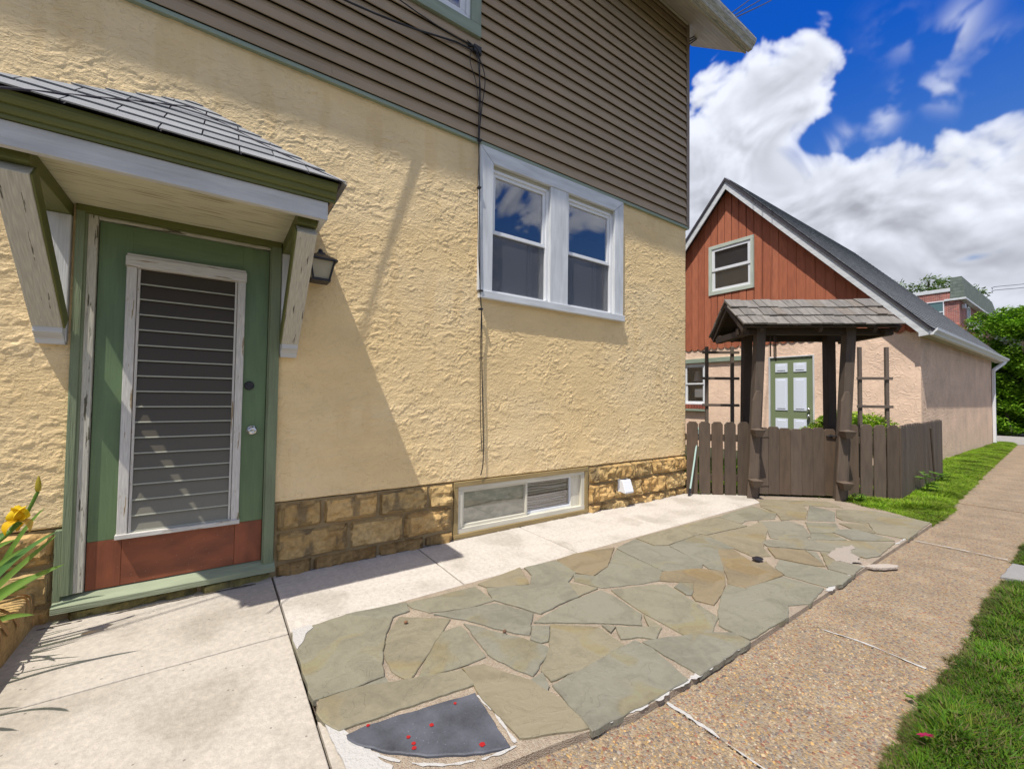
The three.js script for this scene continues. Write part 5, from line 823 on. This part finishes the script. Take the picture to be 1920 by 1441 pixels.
// ---------------------------------------------------------------- loose bits on the paving
const lump = (name, label, cat, x, y, z, s, m) => { const g = new THREE.IcosahedronGeometry(1, 3), p = g.attributes.position, sd = rr(0, 50); for (let i = 0; i < p.count; i++) { const k = 1 + 0.35 * noise(p.getX(i) * 1.3 + sd, p.getY(i) * 1.3 + p.getZ(i) * 1.7); p.setXYZ(i, p.getX(i) * s[0] * k, p.getY(i) * s[1] * k, p.getZ(i) * s[2] * k); } g.computeVertexNormals(); const q = mesh(name, uvBox(flat(g)), m); q.position.set(x, y, z); q.rotation.y = rr(-0.3, 0.3); return tag(q, label, cat); };
tag(mesh('stone_chip', ground(roughEdge([[3.92, 2.13], [4.0, 2.145], [4.11, 2.21], [4.15, 2.265], [4.10, 2.27], [4.0, 2.225], [3.94, 2.18]], 0.008, 0.015), 0.022, 0.004, 0.004), std([0.42, 0.36, 0.30], { bumpMap: concB, bumpScale: 0.01 })), 'pale broken mortar shard lying on the sidewalk beside the patio edge', 'stone');
lump('rubber_scrap', 'flat black scrap lying among the far flagstones', 'debris', 3.35, 0.02, 1.65, [0.045, 0.008, 0.035], M.black);
lump('seed_husk', 'tiny brown husk on the flagstone nearest the door', 'debris', 0.85, 0.018, 1.05, [0.010, 0.007, 0.008], std([0.20, 0.10, 0.05]));
lump('seed_husk', 'tiny dark brown husk on the flagstone in mid patio', 'debris', 1.23, 0.018, 1.41, [0.011, 0.008, 0.008], std([0.13, 0.07, 0.04]));
// ---------------------------------------------------------------- planter with irises left of the door
{
  const e = thing('planter_edging', 'low brown stone edging of the flower bed left of the door', 'edging', [-0.8, 0, 0.3]);
  for (const [z0, z1] of [[-0.33, 0.12], [0.13, 0.62], [0.63, 1.1]]) mesh('edging_stone', flat(box(-0.07, 0.075, -0.05, 0.165 + rr(-0.006, 0.01), z0, z1, 0.015, 'z')), M.rock[1], e);
  mesh('bed_soil', box(-1.8, -0.071, -0.05, 0.13, -0.33, 1.1, 0.01), std([0.06, 0.045, 0.03], { bumpMap: grit, bumpScale: 0.02 }), e);
}
{
  const p = thing('iris_plant', 'yellow bearded iris with sword leaves in the bed left of the door', 'iris', [-0.98, 0.13, 0.3]);
  const lm = [leafM([0.16, 0.29, 0.05], 0.35), leafM([0.11, 0.23, 0.06], 0.35), leafM([0.20, 0.33, 0.06], 0.35)];
  const blade = (a, b, c, w) => {   // a sword leaf along a curve, folded along its middle
    const cv = new THREE.QuadraticBezierCurve3(new THREE.Vector3(...a), new THREE.Vector3(...b), new THREE.Vector3(...c)), v = [], ix = [], n = 12; const nz = new THREE.Vector3(rr(-0.3, 0.3), rr(0.3, 1), 1).normalize();
    for (let i = 0; i <= n; i++) { const t = i / n, q = cv.getPoint(t), d = cv.getTangent(t), s = d.clone().cross(nz).normalize(), ww = w * 1.35 * Math.pow(1 - t, 0.6) * (0.7 + 0.6 * t), f = nz.clone().multiplyScalar(ww * 0.3); v.push(q.x + s.x * ww, q.y + s.y * ww, q.z + s.z * ww, q.x - f.x, q.y - f.y, q.z - f.z, q.x - s.x * ww, q.y - s.y * ww, q.z - s.z * ww); if (i < n) { const o = i * 3; ix.push(o, o + 1, o + 4, o, o + 4, o + 3, o + 1, o + 2, o + 5, o + 1, o + 5, o + 4); } }
    const g = new THREE.BufferGeometry(); g.setAttribute('position', new THREE.Float32BufferAttribute(v, 3)); g.setIndex(ix); g.computeVertexNormals(); return g;
  };
  const L = (a, b, c, w, m) => mesh('leaf', blade(a, b, c, w), m || pick(lm), p);
  L([0.05, 0, 0.0], [0.2, 0.2, 0.02], [0.385, 0.39, 0.0], 0.016); L([0.08, 0, 0.02], [0.22, 0.2, 0.05], [0.42, 0.25, 0.02], 0.02); L([0.05, 0, 0.05], [0.18, 0.18, 0.1], [0.33, 0.24, 0.08], 0.018);
  L([0.0, 0, 0.0], [0.12, 0.25, -0.05], [0.27, 0.33, -0.08], 0.014); L([0.1, 0, 0.06], [0.22, 0.1, 0.08], [0.34, 0.06, 0.08], 0.014); L([0.05, 0, -0.02], [0.18, 0.15, -0.02], [0.30, 0.17, 0.0], 0.016);
  L([-0.05, 0, 0.06], [0.08, 0.25, 0.12], [0.26, 0.30, 0.2], 0.017); L([-0.02, 0, 0.1], [0.1, 0.15, 0.2], [0.25, 0.1, 0.3], 0.016);
  for (let k = 0; k < 30; k++) { const a = rr(-0.5, 0.14), z = rr(-0.2, 0.6); L([a, 0, z], [a + rr(0.0, 0.12), rr(0.25, 0.4), z + rr(-0.05, 0.08)], [a + rr(0.05, 0.36), rr(0.25, 0.52), z + rr(-0.1, 0.2)], rr(0.012, 0.02)); }
  const st = lm[0];
  mesh('stem', [tube([[-0.1, 0, 0], [0.02, 0.28, 0.0], [0.17, 0.36, 0.0], [0.27, 0.48, 0.0], [0.315, 0.6, 0.0]], 0.007, 24, 7), tube([[0.24, 0.44, 0], [0.265, 0.47, 0.01], [0.275, 0.485, 0.01]], 0.011, 8, 7)], st, p);
  const ym = [leafM([0.72, 0.44, 0.012], 0.35), leafM([0.82, 0.58, 0.02], 0.35), leafM([0.66, 0.44, 0.10], 0.35)], budM = leafM([0.50, 0.40, 0.05], 0.3);
  const petal = (len, w, curl, cup) => { const g = new THREE.PlaneGeometry(1, 1, 8, 8), q = g.attributes.position; for (let i = 0; i < q.count; i++) { const s = q.getX(i), t = q.getY(i) + 0.5, ww = w * Math.sin(Math.PI * Math.pow(t, 0.7) * 0.92 + 0.12), a = t * curl; q.setXYZ(i, s * ww * 2, len * t * Math.cos(a) - cup * s * s * ww * 3, len * t * Math.sin(a) + 0.004 * Math.sin(s * 22 + t * 9) * t); } g.computeVertexNormals(); return flat(g); };
  const F = [0.265, 0.485, 0.035];
  mesh('ovary', [tube([[0.24, 0.44, 0.005], [0.258, 0.465, 0.025], [0.265, 0.487, 0.035]], 0.010, 8, 7)], lm[0], p);
  for (let k = 0; k < 3; k++) { const m = mesh('petal', petal(0.066, 0.038, -1.35, 0.5), ym[1], p); m.position.set(...F); m.rotation.set(0.95, k * 2.09 + 0.4, 0, 'YXZ'); }
  for (let k = 0; k < 3; k++) { const m = mesh('petal', petal(0.066, 0.028, 1.25, -0.3), k ? ym[0] : ym[2], p); m.position.set(F[0], F[1] - 0.004, F[2]); m.rotation.set(1.25, k * 2.09 + 1.3, 0, 'YXZ'); }
  mesh('bud', [uvBox(flat(new THREE.LatheGeometry([[0, 0], [0.009, 0.01], [0.011, 0.025], [0.009, 0.05], [0.003, 0.075], [0, 0.08]].map(a => new THREE.Vector2(...a)), 10)).translate(0.315, 0.595, 0))], budM, p);
}
{
  const d = thing('dry_leaves', 'curled brown dead leaves hanging over the flower bed edging', 'leaves', [-0.76, 0.16, 0.22], {}), m = std([0.34, 0.19, 0.07], { roughness: 0.9 });
  const strip = (pts, w) => { const c = new THREE.CatmullRomCurve3(pts.map(p => new THREE.Vector3(...p))), v = [], ix = []; for (let i = 0; i <= 14; i++) { const t = i / 14, q = c.getPoint(t), ww = w * Math.sin(Math.PI * clamp(t * 0.9 + 0.08)), a = t * 3; v.push(q.x, q.y - Math.sin(a) * ww, q.z - Math.cos(a) * ww, q.x, q.y + Math.sin(a) * ww, q.z + Math.cos(a) * ww); if (i < 14) { const o = i * 2; ix.push(o, o + 1, o + 3, o, o + 3, o + 2); } } const g = new THREE.BufferGeometry(); g.setAttribute('position', new THREE.Float32BufferAttribute(v, 3)); g.setIndex(ix); g.computeVertexNormals(); return g; };
  mesh('leaf', strip([[-0.04, 0.06, -0.1], [0.04, 0.03, -0.1], [0.055, -0.05, -0.09], [0.06, -0.13, -0.1]], 0.014), m, d); mesh('leaf', strip([[-0.05, 0.04, -0.07], [0.03, 0.04, -0.07], [0.05, -0.03, -0.08], [0.045, -0.10, -0.07]], 0.011), m, d);
  for (let k = 0; k < 7; k++) { const z = rr(0.02, 0.3), s = rr(0.03, 0.06); mesh('leaf', strip([[-0.06, 0.03, z], [-0.06 + s, 0.04 + s * 0.5, z + rr(-0.05, 0.05)], [0.03, rr(0.02, 0.05), z + s], [0.045, rr(-0.09, 0.0), z + rr(-0.03, 0.06)], [0.04, rr(-0.12, -0.03), z + rr(-0.04, 0.08)]], rr(0.006, 0.012)), m, d); }
}
renderer.render(scene, camera);
